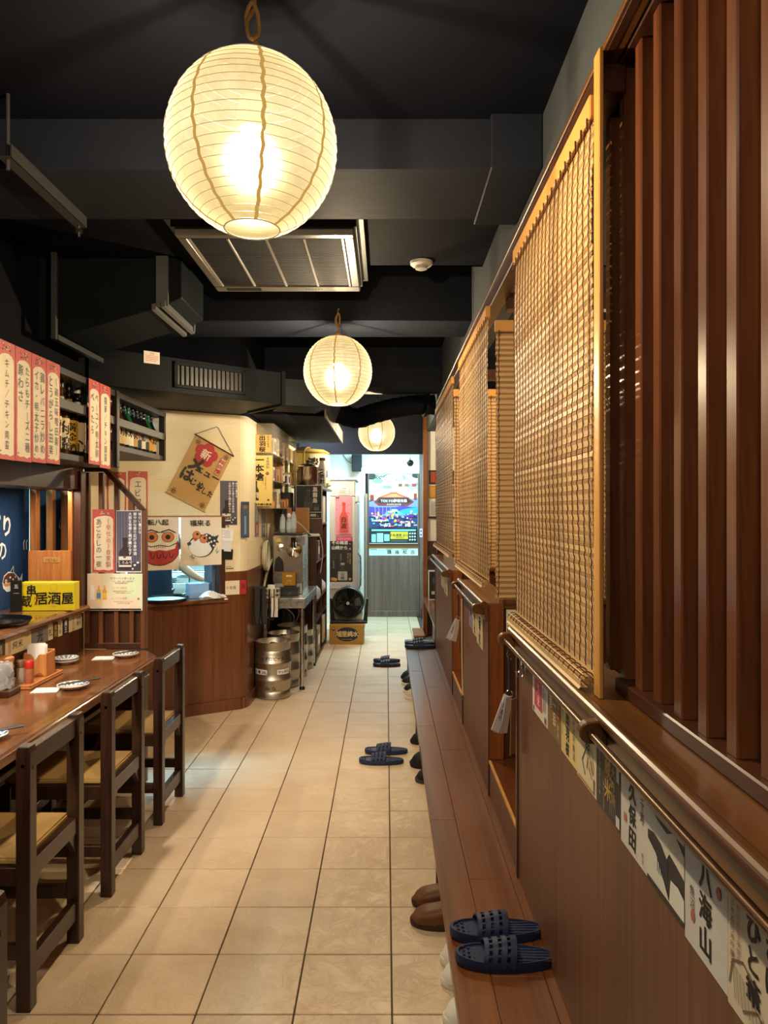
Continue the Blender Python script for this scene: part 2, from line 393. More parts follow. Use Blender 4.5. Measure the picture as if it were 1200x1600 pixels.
for y in (4.16, 4.36, 4.555):
    bx(-2.03, y-.022, 1.0, -1.99, y+.022, 1.66).build('bar', W_BAR, wall_left, .003)
# angled kitchen wall: cream ribbed paper above, wood wainscot below, an opening between
def aw(mb, u0, u1, z0, z1, t=.10, d=0.): return mb.obox(onwall(u0, z0, d-t), AE*(u1-u0), AN*t, EZ*(z1-z0)) if False else mb.obox(onwall(u0, z0, d), AE*(u1-u0), -AN*t, EZ*(z1-z0))
UL, U0, U1 = -1.35, -.86, -.125
m = MB().mat(CREAM); aw(m, UL, U0, .86, 2.275); aw(m, U0, U1, 1.485, 2.275); aw(m, U1, .0, 1.065, 2.275); m.mat(NAVY); aw(m, UL, 0, 2.275, 2.98); m.mat(CREAM)
m.mat(W_KITCH); aw(m, UL, U0, 0, .86, .1, .004); aw(m, U0, U1, 0, .835, .1, .004); aw(m, U1, .0, 0, 1.065, .1, .004)
# rounded corner and side wall
cpts = [(-1.13, 5.64), (-1.108, 5.668), (-1.094, 5.71), (-1.088, 5.78), (-1.088, 10.56)]
for (x0, y0), (x1, y1) in zip(cpts, cpts[1:]):
    d = Vector((x1-x0, y1-y0, 0)); n = Vector((d.y, -d.x, 0)).normalized()
    m.mat(CREAM).obox((x0, y0, 1.065), d, -n*.1, EZ*1.21)
    m.mat(NAVY).obox((x0, y0, 2.275), d, -n*.1, EZ*.705)
    m.mat(W_KITCH).obox(Vector((x0, y0, 0))+n*.004, d, -n*.1, EZ*1.065)
wall_k = struct(m.build('wall_angled', None))
m = MB()
ctr = [Vector((x, y, 0)) for x, y in [tuple((AW0+AE*-1.2)[:2])]+cpts[:4]+[(-1.088, 6.6)]]
for a, b in zip(ctr, ctr[1:]):
    d = b-a; n = Vector((d.y, -d.x, 0)).normalized(); m.obox(a+n*.018, d, -n*.03, EZ*.085)
struct(m.build('baseboard_kitchen', W_KITCH))
m = MB(); m.obox(onwall(U0-.02, .835, .03), AE*(U1-U0+.04), -AN*.30, EZ*.028); m.build('sill', W_COUNTER, wall_k, .006)
m = MB(); aw(m, U1-.04, U1, .86, 1.49, .12, .012); m.build('opening_post', W_DARKV, wall_k, .002)
# notices and rail along the dining ledge
# ------------------------------------------------------------------ ceiling fittings
ac = thing('air_conditioner', 'black ceiling cassette air conditioner with ribbed grille behind the near lantern', 'air conditioner')
ax0, ax1, ay0, ay1, az = -.895, -.135, 3.06, 3.86, 2.70
DG = rough_mat('ac_housing', '#26262a', '#2e2e32', 5, .35, .03, 40, spec=.6)
AF = rough_mat('ac_fascia', '#4a4642', '#57534e', 5, .3, .02, 40, spec=.7)
MB().prism([(-1, -1), (1, -1), (1, 1), (-1, 1)], (-.515, 3.46, az+.03), EX*.42, EY*.44, EZ*.09).build('housing', DG, ac, .03, False, 2)
m = MB(); bw = .045
m.box(ax0, ay0, az, ax1, ay0+bw, az+.03).box(ax0, ay1-bw*1.9, az, ax1, ay1, az+.03).box(ax0, ay0+bw, az, ax0+bw, ay1-bw*1.9, az+.03).box(ax1-bw, ay0+bw, az, ax1, ay1-bw*1.9, az+.03)
m.build('fascia', AF, ac, .006)
gx0, gx1, gy0, gy1 = ax0+bw+.006, ax1-bw-.006, ay0+bw+.006, ay1-bw*1.9-.006
bx(gx0, gy0, az+.02, gx1, gy1, az+.03).build('grille_backing', BLACK, ac)
sl = bx(0, -.0035, 0, gx1-gx0, .0035, .012).mesh('rib'); sl.materials.append(col('#121113', .7))
for i in range(42): link('rib', sl, ac, (gx0, gy0+(i+.5)*(gy1-gy0)/42, az+.006))
for i in (1, 2, 3):
    x = gx0+(gx1-gx0)*i/4; bx(x-.006, gy0, az-.001, x+.006, gy1, az+.012).build('grille_strut', col('#8a8580', .3), ac, .002)
for x in (gx0, gx1): bx(x-.004, gy0, az-.001, x+.004, gy1, az+.012).build('grille_edge', col('#a09a92', .3), ac)
m = MB()
for i in range(6): m.box(-.42+i*.016, ay1-.05, az-.0015, -.412+i*.016, ay1-.042, az)
m.build('indicator', col('#1a1a1a', .3), ac)
bx(ax0+.06, ay1-.065, az-.001, ax0+.24, ay1-.02, az).build('receiver_window', BLACKP, ac)

sd = thing('smoke_detector', 'white smoke detector on the dark ceiling right of the air conditioner', 'smoke detector')
MB().lathe([(.058, 0), (.056, -.014), (.046, -.022)], (.18, 3.69, 2.80), 20).build('base', col('#d8d4cc'), sd, 0, True)
MB().lathe([(.034, -.022), (.03, -.036), (.014, -.042)], (.18, 3.69, 2.80), 16).build('sensor_cap', col('#bcb8b0'), sd, 0, True)

hg = thing('hanger_bar', 'black angle iron hanging on a rod below the ceiling, far left', 'bracket')
MB().box(-1.165, 2.18, 2.60, -1.125, 2.73, 2.604).box(-1.128, 2.18, 2.60, -1.124, 2.73, 2.64).build('angle_iron', col('#2c2c2c', .5), hg)
MB().tube([(-1.145, 2.2, 2.57), (-1.145, 2.2, 2.82)], .006).build('threaded_rod', col('#3a3a3c', .5), hg)
MB().tube([(-1.145, 2.71, 2.56), (-1.145, 2.71, 2.66)], .006).lathe([(.013, 0), (.013, .012)], (-1.145, 2.71, 2.575), 6).build('bolt', col('#6a6866', .4, 1), hg)

dk = thing('exhaust_duct', 'dark grey sloping exhaust duct with flanged collar above the bottle shelf', 'duct')
MB().prism([(-1.735, 2.385), (-1.6, 2.41), (-1.1, 2.56), (-1.02, 2.60), (-1.02, 2.798), (-1.735, 2.798)], (0, 4.06, 0), EX, EZ, (0, -.44, 0)).build('duct_body', DUCT, dk, .004)
m = MB(); m.box(-1.135, 3.58, 2.545, -1.075, 3.60, 2.795).box(-1.135, 4.08, 2.545, -1.075, 4.10, 2.795).obox((-1.15, 3.56, 2.520), (.022, 0, .006), (0, .56, 0), (0, 0, .03)).obox((-1.105, 3.56, 2.534), (.022, 0, .006), (0, .56, 0), (0, 0, .03))
m.build('flange', col('#55585a', .4), dk, .002)
m = MB(); m.box(-1.63, 3.55, 2.372, -1.60, 4.12, 2.40); m.box(-1.63, 3.53, 2.372, -1.605, 3.555, 2.795); m.build('support_angle', col('#3a3d3f', .45), dk, .002)
dv = thing('vent_duct', 'dark grey duct with a slatted outlet grille above the cream wall', 'duct')
DE = Vector((.775, .632, 0)).normalized(); DN = Vector((DE.y, -DE.x, 0)); D0 = Vector((-1.38, 4.52, 0))
def dv_(u, z, d=0.): return D0+DE*u+DN*d+EZ*z
m = MB(); m.prism([(-1.735, 4.235), (-.73, 5.05), (-1.135, 5.60), (-1.735, 5.24)], (0, 0, 2.276), EX, EY, EZ*.222)
m.build('duct_body', DUCT, dv, .003)
m = MB().obox(dv_(.84, 2.262, .012), DE*.03, -DN*.5, EZ*.245); m.build('seam', DUCT, dv, .002)
d2 = Vector((.93, .37, 0)).normalized(); n2 = Vector((d2.y, -d2.x, 0))
MB().obox(dv_(.86, 2.27, -.005), d2*.33, -n2*.33, EZ*.19).build('duct_end', DUCT, dv, .003)
u0, u1, z0, z1 = .06, .56, 2.31, 2.475
m = MB()
m.obox(dv_(u0, z0, .015), DE*(u1-u0), -DN*.02, EZ*.022).obox(dv_(u0, z1-.022, .015), DE*(u1-u0), -DN*.02, EZ*.022).obox(dv_(u0, z0, .015), DE*.025, -DN*.02, EZ*(z1-z0)).obox(dv_(u1-.025, z0, .015), DE*.025, -DN*.02, EZ*(z1-z0))
m.build('grille_frame', DUCT, dv, .002)
MB().obox(dv_(u0+.02, z0+.02, .002), DE*(u1-u0-.04), -DN*.001, EZ*(z1-z0-.04)).build('grille_backing', BLACK, dv)
for i in range(14):
    MB().obox(dv_(u0+.045+i*.031, z0+.022, .012), DE*.005, -DN*.01, EZ*(z1-z0-.044)).build('slat', col('#0b0d0f', .7), dv)
poster('notice_card', 'small white notice with red print on the dark duct left of the vent grille', 'notice', dv_(-.13, 2.44, .004), DE, EZ, .10, .075, '#e6ddd4',
       [('t', '注意', .5, .82, .2, '#c04040'), ('r', .1, .62, .9, .66, '#d08070'), ('r', .1, .48, .9, .53, '#d08070'), ('r', .1, .34, .9, .39, '#d08070'), ('r', .1, .2, .8, .25, '#d08070')])
# soffit over the bar shelves and the crossing flexible duct
sf = thing('soffit_box', 'flat black soffit with a white edge board over the bar shelves', 'soffit')
MB().prism([(-1.08, 5.72), (-.50, 5.90), (-.50, 8.2), (-1.08, 8.2)], (0, 0, 2.30), EX, EY, EZ*.06).build('soffit_board', NAVY, sf, .003)
bx(-.50, 5.9, 2.29, -.485, 8.2, 2.42).build('edge_board', col('#6a655a', .7), sf, .002)
fd = thing('flexible_duct', 'black sagging duct crossing the corridor behind the second lantern', 'duct')
pts = []
for i in range(25):
    t = i/24; x = -.455+.925*t
    z = 2.50 - .075*math.exp(-((t-.18)/.18)**2) + .14*max(0, t-.45)**.8 - .10*max(0, t-.8)
    pts.append((x, 6.98+.1*t, z))
MB().tube(pts, [.095 if i % 2 else .101 for i in range(25)], 20).build('duct_hose', NAVY, fd, 0, True)
MB().tube([(.375, 7.06, 2.565), (.40, 7.065, 2.562)], .118, 20).build('clamp', DUCT, fd)
MB().tube([(-.40, 6.99, 2.35), (-.40, 6.99, 2.75)], .012, 8).build('hanger', DUCT, fd)
# ------------------------------------------------------------------ lanterns
def paper():
    m, n, l, b = nt('lantern_paper')
    t = n.new('ShaderNodeTexCoord'); sp = n.new('ShaderNodeSeparateXYZ'); l.new(t.outputs['Object'], sp.inputs[0])
    a = n.new('ShaderNodeTexNoise'); a.inputs['Scale'].default_value = 22; a.inputs['Detail'].default_value = 7; a.inputs['Roughness'].default_value = .7; l.new(t.outputs['Object'], a.inputs['Vector'])
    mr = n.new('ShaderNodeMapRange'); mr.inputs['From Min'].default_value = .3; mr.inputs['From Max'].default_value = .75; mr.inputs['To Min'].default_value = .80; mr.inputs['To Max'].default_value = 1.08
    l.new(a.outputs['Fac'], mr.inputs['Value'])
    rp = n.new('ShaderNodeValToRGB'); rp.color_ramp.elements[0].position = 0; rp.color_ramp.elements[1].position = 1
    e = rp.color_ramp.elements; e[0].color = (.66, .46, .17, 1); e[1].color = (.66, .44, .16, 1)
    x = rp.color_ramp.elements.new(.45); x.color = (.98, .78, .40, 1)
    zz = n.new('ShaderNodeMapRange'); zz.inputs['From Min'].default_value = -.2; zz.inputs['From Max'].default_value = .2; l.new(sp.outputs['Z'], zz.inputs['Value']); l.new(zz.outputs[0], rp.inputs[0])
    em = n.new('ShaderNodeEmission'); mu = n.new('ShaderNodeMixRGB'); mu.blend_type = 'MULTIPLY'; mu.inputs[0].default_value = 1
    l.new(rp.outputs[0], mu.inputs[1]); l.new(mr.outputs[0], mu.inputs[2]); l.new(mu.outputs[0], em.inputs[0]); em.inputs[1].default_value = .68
    rf = n.new('ShaderNodeBsdfRefraction'); rf.inputs['IOR'].default_value = 1.25; rf.inputs['Roughness'].default_value = .75; rf.inputs['Color'].default_value = (.0032, .0028, .0018, 1)
    ad = n.new('ShaderNodeAddShader'); l.new(em.outputs[0], ad.inputs[0]); l.new(rf.outputs[0], ad.inputs[1])
    tr = n.new('ShaderNodeBsdfTransparent'); mx = n.new('ShaderNodeMixShader'); mx.inputs[0].default_value = .94
    tr.inputs[0].default_value = (1, .92, .78, 1)
    l.new(tr.outputs[0], mx.inputs[1]); l.new(ad.outputs[0], mx.inputs[2]); l.new(mx.outputs[0], n['Material Output'].inputs[0])
    return m
PAPER = paper()
SEAMP = emit('lantern_seam_paper', '#d0a050', .46)
RIBM = emit('lantern_rib_wire', '#b09460', .42)
for q_ in (SEAMP, RIBM): q_.node_tree.nodes['Principled BSDF'].inputs['Base Color'].default_value = (.004, .003, .002, 1)
R = .198
def lantern(loc, label, rot):
    t = thing('paper_lantern', label, 'lantern', loc, rot, 'round paper lanterns down the corridor')
    NR = 24
    prof = []
    th0, th1 = math.radians(19), math.radians(161)
    for i in range(NR*2+1):
        th = th0+(th1-th0)*i/(NR*2); r = R*math.sin(th); z = -R*1.03*math.cos(th)
        if i % 2: r *= .992
        prof.append((r, z))
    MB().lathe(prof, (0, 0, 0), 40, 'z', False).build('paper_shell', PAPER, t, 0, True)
    for z_, r_ in ((prof[0][1], prof[0][0]), (prof[-1][1], prof[-1][0])): MB().lathe([(r_, z_), (r_*.5, z_+.002), (.002, z_+.002)], (0, 0, 0), 32, 'z', False).build('paper_disc', PAPER, t, 0, True)  # bottom disc shuts the opening; top one added to keep the ceiling dark
    m = MB()
    for i in range(0, NR*2+1, 2):
        r, z = prof[i]; m.tube([((r+.0005)*math.cos(a), (r+.0005)*math.sin(a), z+.0006*math.sin(3*a+i)) for a in [2*PI*k/40 for k in range(41)]], .0007, 4, False)
    stuff(m.build('bamboo_ribs', RIBM, t))
    for k in range(8):
        a = 2*PI*k/8+.2; pts = []; m = MB()
        for i in range(0, NR*2+1):
            th = th0+(th1-th0)*i/(NR*2); aa = a+.012*math.sin(i*1.7+k)
            r = R*math.sin(th)+.0012; pts.append((r, -R*1.03*math.cos(th), aa))
        for (r0, za, a0), (r1, zb, a1) in zip(pts, pts[1:]):
            w0, w1 = .0042/max(r0, .03), .0042/max(r1, .03)
            m.add([(r0*math.cos(a0-w0), r0*math.sin(a0-w0), za), (r0*math.cos(a0+w0), r0*math.sin(a0+w0), za), (r1*math.cos(a1+w1), r1*math.sin(a1+w1), zb), (r1*math.cos(a1-w1), r1*math.sin(a1-w1), zb)], [(0, 1, 2, 3)])
        m.build('paper_seam', SEAMP, t)
    r0, z0_ = prof[0]
    MB().tube([(r0*math.cos(2*PI*k/32), r0*math.sin(2*PI*k/32), z0_) for k in range(33)], .002, 6, False).build('bottom_ring', RIBM, t)
    MB().lathe([(.03, .02), (.036, -.015), (.03, -.05), (.012, -.062)], (0, 0, .02), 14).build('bulb', emit('lamp_bulb', '#fff0cc', 1.2), t, 0, True, 1, (0, 0, .07))
    top = prof[-1][1]
    m = MB(); m.tube([(0, 0, .05), (0, 0, top+.02)], .005, 8); m.lathe([(.016, top), (.018, top+.02), (.010, top+.035)], (0, 0, 0), 12); m.tube([(-prof[-1][0], 0, top), (prof[-1][0], 0, top)], .0016, 5)
    m.build('lamp_holder', col('#b08c58', .5), t)
    cd = col('#a88452', .6); m = MB(); h = top+.02
    m.tube(smooth_path([(.004, 0, h), (.012, .006, h+.03), (-.006, .01, h+.055), (-.014, 0, h+.09), (.0, -.008, h+.12), (.012, 0, h+.10), (.014, .008, h+.06), (-.004, -.01, h+.035), (-.012, -.004, h+.075), (.002, .008, h+.115), (.006, 0, h+.15)]), .0048, 8)
    m.build('knotted_cord', cd, t, 0, True)
    zc = (2.79 if loc[1] < 3 else (2.64 if loc[1] < 5 else 2.98))-loc[2]
    MB().tube([(.006, 0, h+.14), (.003, 0, zc)], .004, 6).build('cord', col('#2c2a28', .6), t)
    lt = bpy.data.lights.new('lantern_light', 'POINT'); lt.energy = LP; lt.color = WARM; lt.shadow_soft_size = .02
    lo = bpy.data.objects.new('lantern_light', lt); C.objects.link(lo); lo.parent = t; lo.location = (0, 0, -.03)
    return t
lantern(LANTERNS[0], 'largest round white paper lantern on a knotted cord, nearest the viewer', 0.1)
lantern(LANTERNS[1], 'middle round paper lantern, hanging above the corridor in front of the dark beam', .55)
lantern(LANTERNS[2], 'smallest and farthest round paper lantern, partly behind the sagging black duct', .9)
# ------------------------------------------------------------------ right side: step bench, raised booths
PX = .44                                                    # aisle face of the booth partitions
bn = thing('step_bench', 'long brown wooden step running along the booths on the right', 'bench')
def planks(rows, ends, z0, z1, par):
    for (x0, x1), ys in zip(rows, ends):
        for a, b in zip(ys, ys[1:]):
            bx(x0+.0007, a+.0007, z0, x1-.0007, b-.0007, z1+random.uniform(-.0004, .0004)).build('plank', W_BENCH, par, .0015)
planks([(.175, .275), (.275, .415), (.415, .447)], [[.2, 1.35, 2.86, 4.1, 5.5, 6.85], [.2, 1.9, 2.40, 3.7, 5.0, 6.85], [.2, 2.0, 4.0, 6.85]], .295, .32, bn)
bx(.178, .2, .27, .20, 6.85, .295).build('front_rail', W_DARK, bn, .002)
bx(.43, .2, 0, .447, 6.85, .294).build('back_board', W_DARK, bn)
for y in (.6, 2.9, 4.9, 6.8):
    bx(.20, y-.02, 0, .43, y+.02, .294).build('support', W_DARK, bn, .002)
ls = thing('low_step', 'low brown step at the floor beyond the far end of the bench', 'step')
bx(.33, 8.35, .0, .45, 8.86, .075).build('riser_block', W_DARK, ls, .003); bx(.32, 8.34, .075, .45, 8.87, .10).build('tread', W_POST, ls, .003)
# raised booth floor and the low cross partitions
rf = thing('raised_booth_floor', 'reddish brown raised floor of the dining booths behind the bench', 'floor')
bx(.442, .2, .32, .46, 6.9, .462).build('riser', W_PANEL, rf)
bx(.446, .2, .462, 2.2, 8.93, .478).build('floor_board', W_STEP, rf)
bx(.436, 2.44, .466, .446, 3.08, .480).build('nosing', W_PALE, rf, .002); bx(.436, 4.17, .466, .446, 4.78, .480).build('nosing', W_PALE, rf, .002)
def partition(y0, y1, label, brs, near_post=True):
    t = thing('booth_partition', label, 'partition', (PX, y0, .32), 0, 'low wooden booth partitions')
    L = y1-y0
    bx(0, .0, 0, .03, L, .80).build('front_panel', W_PANEL, t, .002)
    bx(-.004, -.004, 0, .012, .018, .80).build('edge_trim', W_DARKV, t, .002); bx(-.006, L-.022, 0, .014, L+.004, .80).build('edge_trim', W_DARKV, t, .003)
    bx(.0, -.012, .158, .062, .0, .82).build('end_post', W_POST, t, .002)
    bx(.03, 0, .158, .062, L, .80).build('back_panel', W_DARKV, t)
    # ledge: apron board with a moulded cap
    bx(-.018, 0, .745, .004, L+.004, .80).build('apron', W_LEDGE, t, .003)
    pr = [(-.022, .798), (.13, .798), (.13, .822), (-.004, .822), (-.010, .826), (-.016, .830), (-.026, .830), (-.034, .824), (-.034, .812)]
    MB().prism(pr, (0, L+.006, 0), EX, EZ, (0, -L-.006, 0)).build('ledge_cap', W_LEDGE, t, .002)
    for i, b in enumerate(brs):
        n = 10; poly = [(-.016, -.024)]+[(-.050-.020*math.sin(PI*k/n), .0-.020*math.cos(PI*k/n)) for k in range(n+1)]+[(-.016, .024)]
        MB().prism([(x, z*1.05) for x, z in poly], (0, b-y0+.013, .794), EX, EZ, (0, -.026, 0)).build('rod_bracket', W_LEDGE, t, .003)
    for b0, b1 in zip(brs, brs[1:]):
        MB().tube([(-.050, b0-y0, .794), (-.050, b1-y0, .794)], .0072, 12).build('rod', metal('bronze_rod', '#6b5440', .3), t, 0, True)
    return t
partition(.2, 2.43, 'nearest brown booth partition with moulded ledge and a row of sake label cards', [.22, 1.40, 2.40])
partition(3.10, 4.16, 'middle brown booth partition with a tall wooden end post', [3.14, 4.12])
partition(4.80, 6.45, 'farthest brown booth partition, lit bluish by the entrance', [4.86, 6.4])
def cross(y, label):
    t = thing('cross_partition', label, 'partition', (.505, y, .478), 0)
    bx(0, -.02, 0, 1.69, .02, .655).build('panel', W_DARKV, t, .002); bx(-.01, -.035, .655, 1.69, .035, .68).build('cap', W_LEDGE, t, .004)
cross(3.13, 'dark wooden cross partition between the first two booths, with a pale label card')
cross(4.82, 'dark wooden cross partition between the middle and farthest booths')
# header beam over the blinds
hd = thing('header_beam', 'dark wooden header beam above the bamboo blinds', 'beam')
bx(.462, 1.57, 2.445, .52, 6.6, 2.512).build('beam_body', W_DARK, hd, .003); bx(.462, .2, 2.504, .484, 1.57, 2.512).build('beam_body', W_DARK, hd, .003)
bx(.455, .2, 2.505, .50, 6.6, 2.518).build('capping', W_LEDGE, hd, .002)
for y in (3.13, 4.82):
    bx(.52, y-.03, 2.40, 2.2, y+.03, 2.47).build('cross_header', W_DARK, hd, .003)
bx(.462, 6.56, 1.15, .52, 6.62, 2.445).build('end_stile', W_DARKV, hd, .003)
# ------------------------------------------------------------------ bamboo blinds
B1 = rough_mat('bamboo_strip', '#c6a06a', '#d8b684', 6, .5, .05, 60, (1, 1, 8)); B2 = rough_mat('bamboo_reed', '#a88052', '#bb9262', 8, .55, .05, 60)
THR = col('#4a2c18', .8); B3 = rough_mat('bamboo_batten', '#c98f4a', '#d8a05c', 5, .45, .03, 60)
def blind(name, label, loc, rotz, wd, H, cords, roll=True, warm=False):
    """hangs at loc (top left corner), width along local x, local -y is the front"""
    t = thing(name, label, 'bamboo blind', loc, rotz, 'bamboo blinds hung in front of and between the booths')
    bx(-.005, -.012, -.05, wd+.005, .008, 0).build('head_batten', B3, t, .003)
    per = .0235; N = int((H-.055)/per)
    def sw(z): return .004*math.sin(z*3.1)+.002*math.sin(z*11+1)      # the cloth of slats is not quite flat
    n = 12; me = MB()
    me.box(0, -.0016, 0, wd, .0010, .0132)
    sm = me.mesh('bamboo_slat', .0005); sm.materials.append(B1)
    m = MB().mat(B2)
    for i in range(N):
        z = -.055-per*(i+1)
        o = link('bamboo_slat', sm, t, (random.uniform(-.003, .003), sw(z)+random.uniform(-.001, .001), z+random.uniform(-.0006, .0006)), (math.radians(random.uniform(-9, 9)), 0, 0))
        for k in range(3):
            zz = z+.0148+k*.0030; dx = random.uniform(-.004, .004); y = sw(zz); r = .00155
            pts = [(y-r, zz-r*.6), (y-r*.2, zz-r), (y+r, zz), (y-r*.2, zz+r), (y-r, zz+r*.6)]
            m.add([(dx, a, b) for a, b in pts]+[(wd+dx, a, b) for a, b in pts], [(j, (j+1) % 5, 5+(j+1) % 5, 5+j) for j in range(5)])
    stuff(m.build('reeds', None, t))
    c = MB(); 
    def cordpts(ph):
        p = []
        for i in range(N*2+1):
            z = -.05-per*i/2; p.append((.0022*math.sin(i*2.3+ph)+.0012*math.sin(i*.37+ph*2), sw(z)-.0042-(.0016 if i % 2 else 0), z))
        return p
    cms = []
    for ph in range(3):
        c = MB().tube(cordpts(ph), .0014, 4); me = c.mesh('cord'); me.materials.append(THR); cms.append(me)
    for k in range(cords):
        x = .012+(wd-.024)*k/(cords-1); link('cord', cms[k % 3], t, (x, 0, 0))
    hkm = bx(-.0025, -.0145, -.072, .0025, -.0115, -.045).mesh('cord_loop'); hkm.materials.append(THR)
    for k in range(cords):
        link('cord_loop', hkm, t, (.012+(wd-.024)*k/(cords-1), 0, 0))
    if roll:
        zb = -.055-per*N; y0 = sw(zb)
        for i in range(6):
            a = i/6*1.5*PI; r = .016
            link('bamboo_slat', sm, t, (0, y0-r+r*math.cos(a), zb-.006-r*math.sin(a)-.008), (a+PI/2*0, 0, 0))
        MB().tube([(0, y0-.016, zb-.016), (wd, y0-.016, zb-.016)], .009, 10).build('bottom_roll', B2, t, 0, True)
        tm = MB().tube([(0, y0-.016+.0165*math.cos(a), zb-.016+.0165*math.sin(a)) for a in [PI*.1+PI*1.2*q/8 for q in range(9)]], .0014, 4).mesh('roll_tie'); tm.materials.append(THR)
        for k in range(cords): link('roll_tie', tm, t, (.012+(wd-.024)*k/(cords-1), 0, 0))
    return t
# rotz -90: local x runs to -Y (left as seen from the aisle), front faces -X
def aisle(y_far, wd, label, n, top=2.44, H=1.26, x=.452): return blind('bamboo_blind', label, (x, y_far, top), -PI/2, wd, H, n)
b1 = aisle(2.52, .945, 'largest bamboo blind, hanging above the nearest partition beside the wood lattice', 20)
aisle(4.42, 1.22, 'second bamboo blind along the aisle, above the middle partition', 20, 2.44, 1.22)
aisle(6.50, 1.62, 'farthest bamboo blind along the aisle, greyish in the entrance light', 22, 2.44, 1.20)
blind('bamboo_blind', 'bamboo blind crossing the booth beside the nearest blind, with few brown cords', (.478, 3.16, 2.365), 0, 1.3, 1.21, 12, False)
blind('bamboo_blind', 'bamboo blind crossing between the middle and farthest booths, seen past the second blind', (.455, 4.84, 2.345), 0, 1.3, 1.19, 12, False)
m = MB(); m.tube([(.447, 1.60, 2.36), (.446, 1.605, 2.0), (.447, 1.60, 1.20)], .0016, 5)
m.build('pull_cord', col('#c9a878', .8), None); bpy.data.objects['pull_cord'].parent = b1; bpy.data.objects['pull_cord'].matrix_parent_inverse = (Matrix.Translation((.452, 2.52, 2.44)) @ Matrix.Rotation(-PI/2, 4, 'Z')).inverted()
# ------------------------------------------------------------------ vertical lattice on the near ledge
lt = thing('lattice_screen', 'tall dark red wooden lattice of upright slats on the near right ledge', 'lattice', (.50, 0, 1.142))
me = bx(0, -.018, .028, .075, .018, 1.36).mesh('slat', .003); me.materials.append(W_SLAT)
for i in range(13): link('slat', me, lt, (.018, 1.695-.101*i, 0))
bx(.004, .3, 0, .10, 1.60, .03).build('bottom_rail', W_DARK, lt, .003)
bx(.004, .3, 1.36, .10, 1.60, 1.372).build('top_rail', W_DARK, lt, .002)
bx(-.052, 1.527, 0, -.042, 1.567, 1.372).build('stop_stile', W_PALE, lt, .002)
bx(-.042, 1.565, 0, -.03, 1.60, 1.372).build('end_stile', W_SLAT, lt, .002)
bx(.094, .3, .03, .10, 1.72, 1.36).build('back_board', W_SLAT, lt)
# ------------------------------------------------------------------ sake label cards below the near ledge
EYN = Vector((0, -1, 0))
def label_card(y_left, wd, h, c, items, label, ztop=None, x=PX-.0025, cat='label card', group='sake label cards under the near ledge'):
    if ztop is None: ztop = 1.060; h -= .012                 # just below the rod
    return poster('label_card', label, cat, (x, y_left, ztop-h), EYN, EZ, wd, h, c, items, group, .0012)
K = '#16130f'; RD = '#b03028'
fr = lambda c: [('r', .0, .0, .03, 1, c), ('r', .97, 0, 1, 1, c), ('r', 0, 0, 1, .02, c), ('r', 0, .98, 1, 1, c)]
label_card(2.165, .20, .125, '#ece2d0', [('r', .14, .2, .66, .95, '#c84660'), ('t', '久米', .42, .88, .3, '#f6e6e0', dict(v=True, b=.02)), ('r', .74, .3, .78, .9, '#9a9288'), ('r', .84, .3, .87, .8, '#9a9288'), ('r', .06, .04, .14, .16, '#7a746a'), ('r', .82, .05, .92, .2, '#7a746a')], 'white card with a pink centre, first from the far end of the row')
label_card(1.963, .15, .125, '#8a6c34', [('t', '一品\n酒', .38, .92, .3, '#f2ead8', dict(v=True, b=.015, j=.1)), ('r', .72, .5, .9, .98, '#a83c24'), ('t', '辛口', .81, .92, .18, '#e8d8b0', dict(v=True)), ('t', '純米', .80, .44, .16, '#f2ead8', dict(v=True))], 'olive gold card with white brush writing and a red stripe')
label_card(1.812, .15, .130, '#e6cc8a', [('t', '出羽桜', .42, .98, .3, K, dict(v=True, b=.03, j=.08)), ('t', '純米吟醸酒', .82, .96, .16, '#3a3020', dict(v=True)), ('t', '日本酒特別純米', .10, .95, .08, '#6a5830', dict(v=True))], 'yellow card with black brush writing, third from the far end of the row')
label_card(1.662, .152, .135, '#e4d2ac', [('p', [(.2, .7), (.5, .9), (.8, .75), (.9, .4), (.7, .35), (.5, .6)], '#c8b48a'), ('t', '魚', .58, .96, .38, K, dict(v=True, b=.02)), ('l', [(.45, .6), (.3, .4), (.45, .2)], .03, K), ('l', [(.6, .55), (.55, .35)], .03, K), ('l', [(.75, .55), (.85, .35)], .03, K), ('l', [(.65, .4), (.8, .25)], .02, K), ('r', .1, .04, .9, .07, '#a87050'), ('r', .88, .06, .93, .3, '#8a7a5a')], 'cream card with brush strokes below the round bracket')
label_card(1.508, .154, .135, '#3c3833', [('t', '蔵米', .50, .98, .36, '#d0a850', dict(v=True, b=.02, j=.05)), ('t', '大吟醸', .72, .9, .2, '#c8a050', dict(v=True)), ('t', '日本酒純米大吟醸', .16, .94, .09, '#a8a298', dict(v=True)), ('t', '麹米山田錦', .34, .5, .09, '#a8a298', dict(v=True)), ('r', .86, .72, .97, .98, '#d8d4cc'), ('r', .84, .03, .98, .2, '#e8e4dc')] + [('r', .60+.07*i, .1, .62+.07*i, .42, '#8a847a') for i in range(4)], 'black card with gold writing beside the round bracket')
label_card(1.352, .138, .145, '#e9e1d6', [('t', '久保田', .46, .99, .29, K, dict(v=True, b=.035, j=.06)), ('t', '千寿', .82, .92, .17, '#26221c', dict(v=True)), ('r', .14, .34, .24, .46, '#c87868'), ('t', '朝日', .84, .22, .07, '#3a342c', dict(v=True))], 'white card with three bold black characters, left of the snow picture')
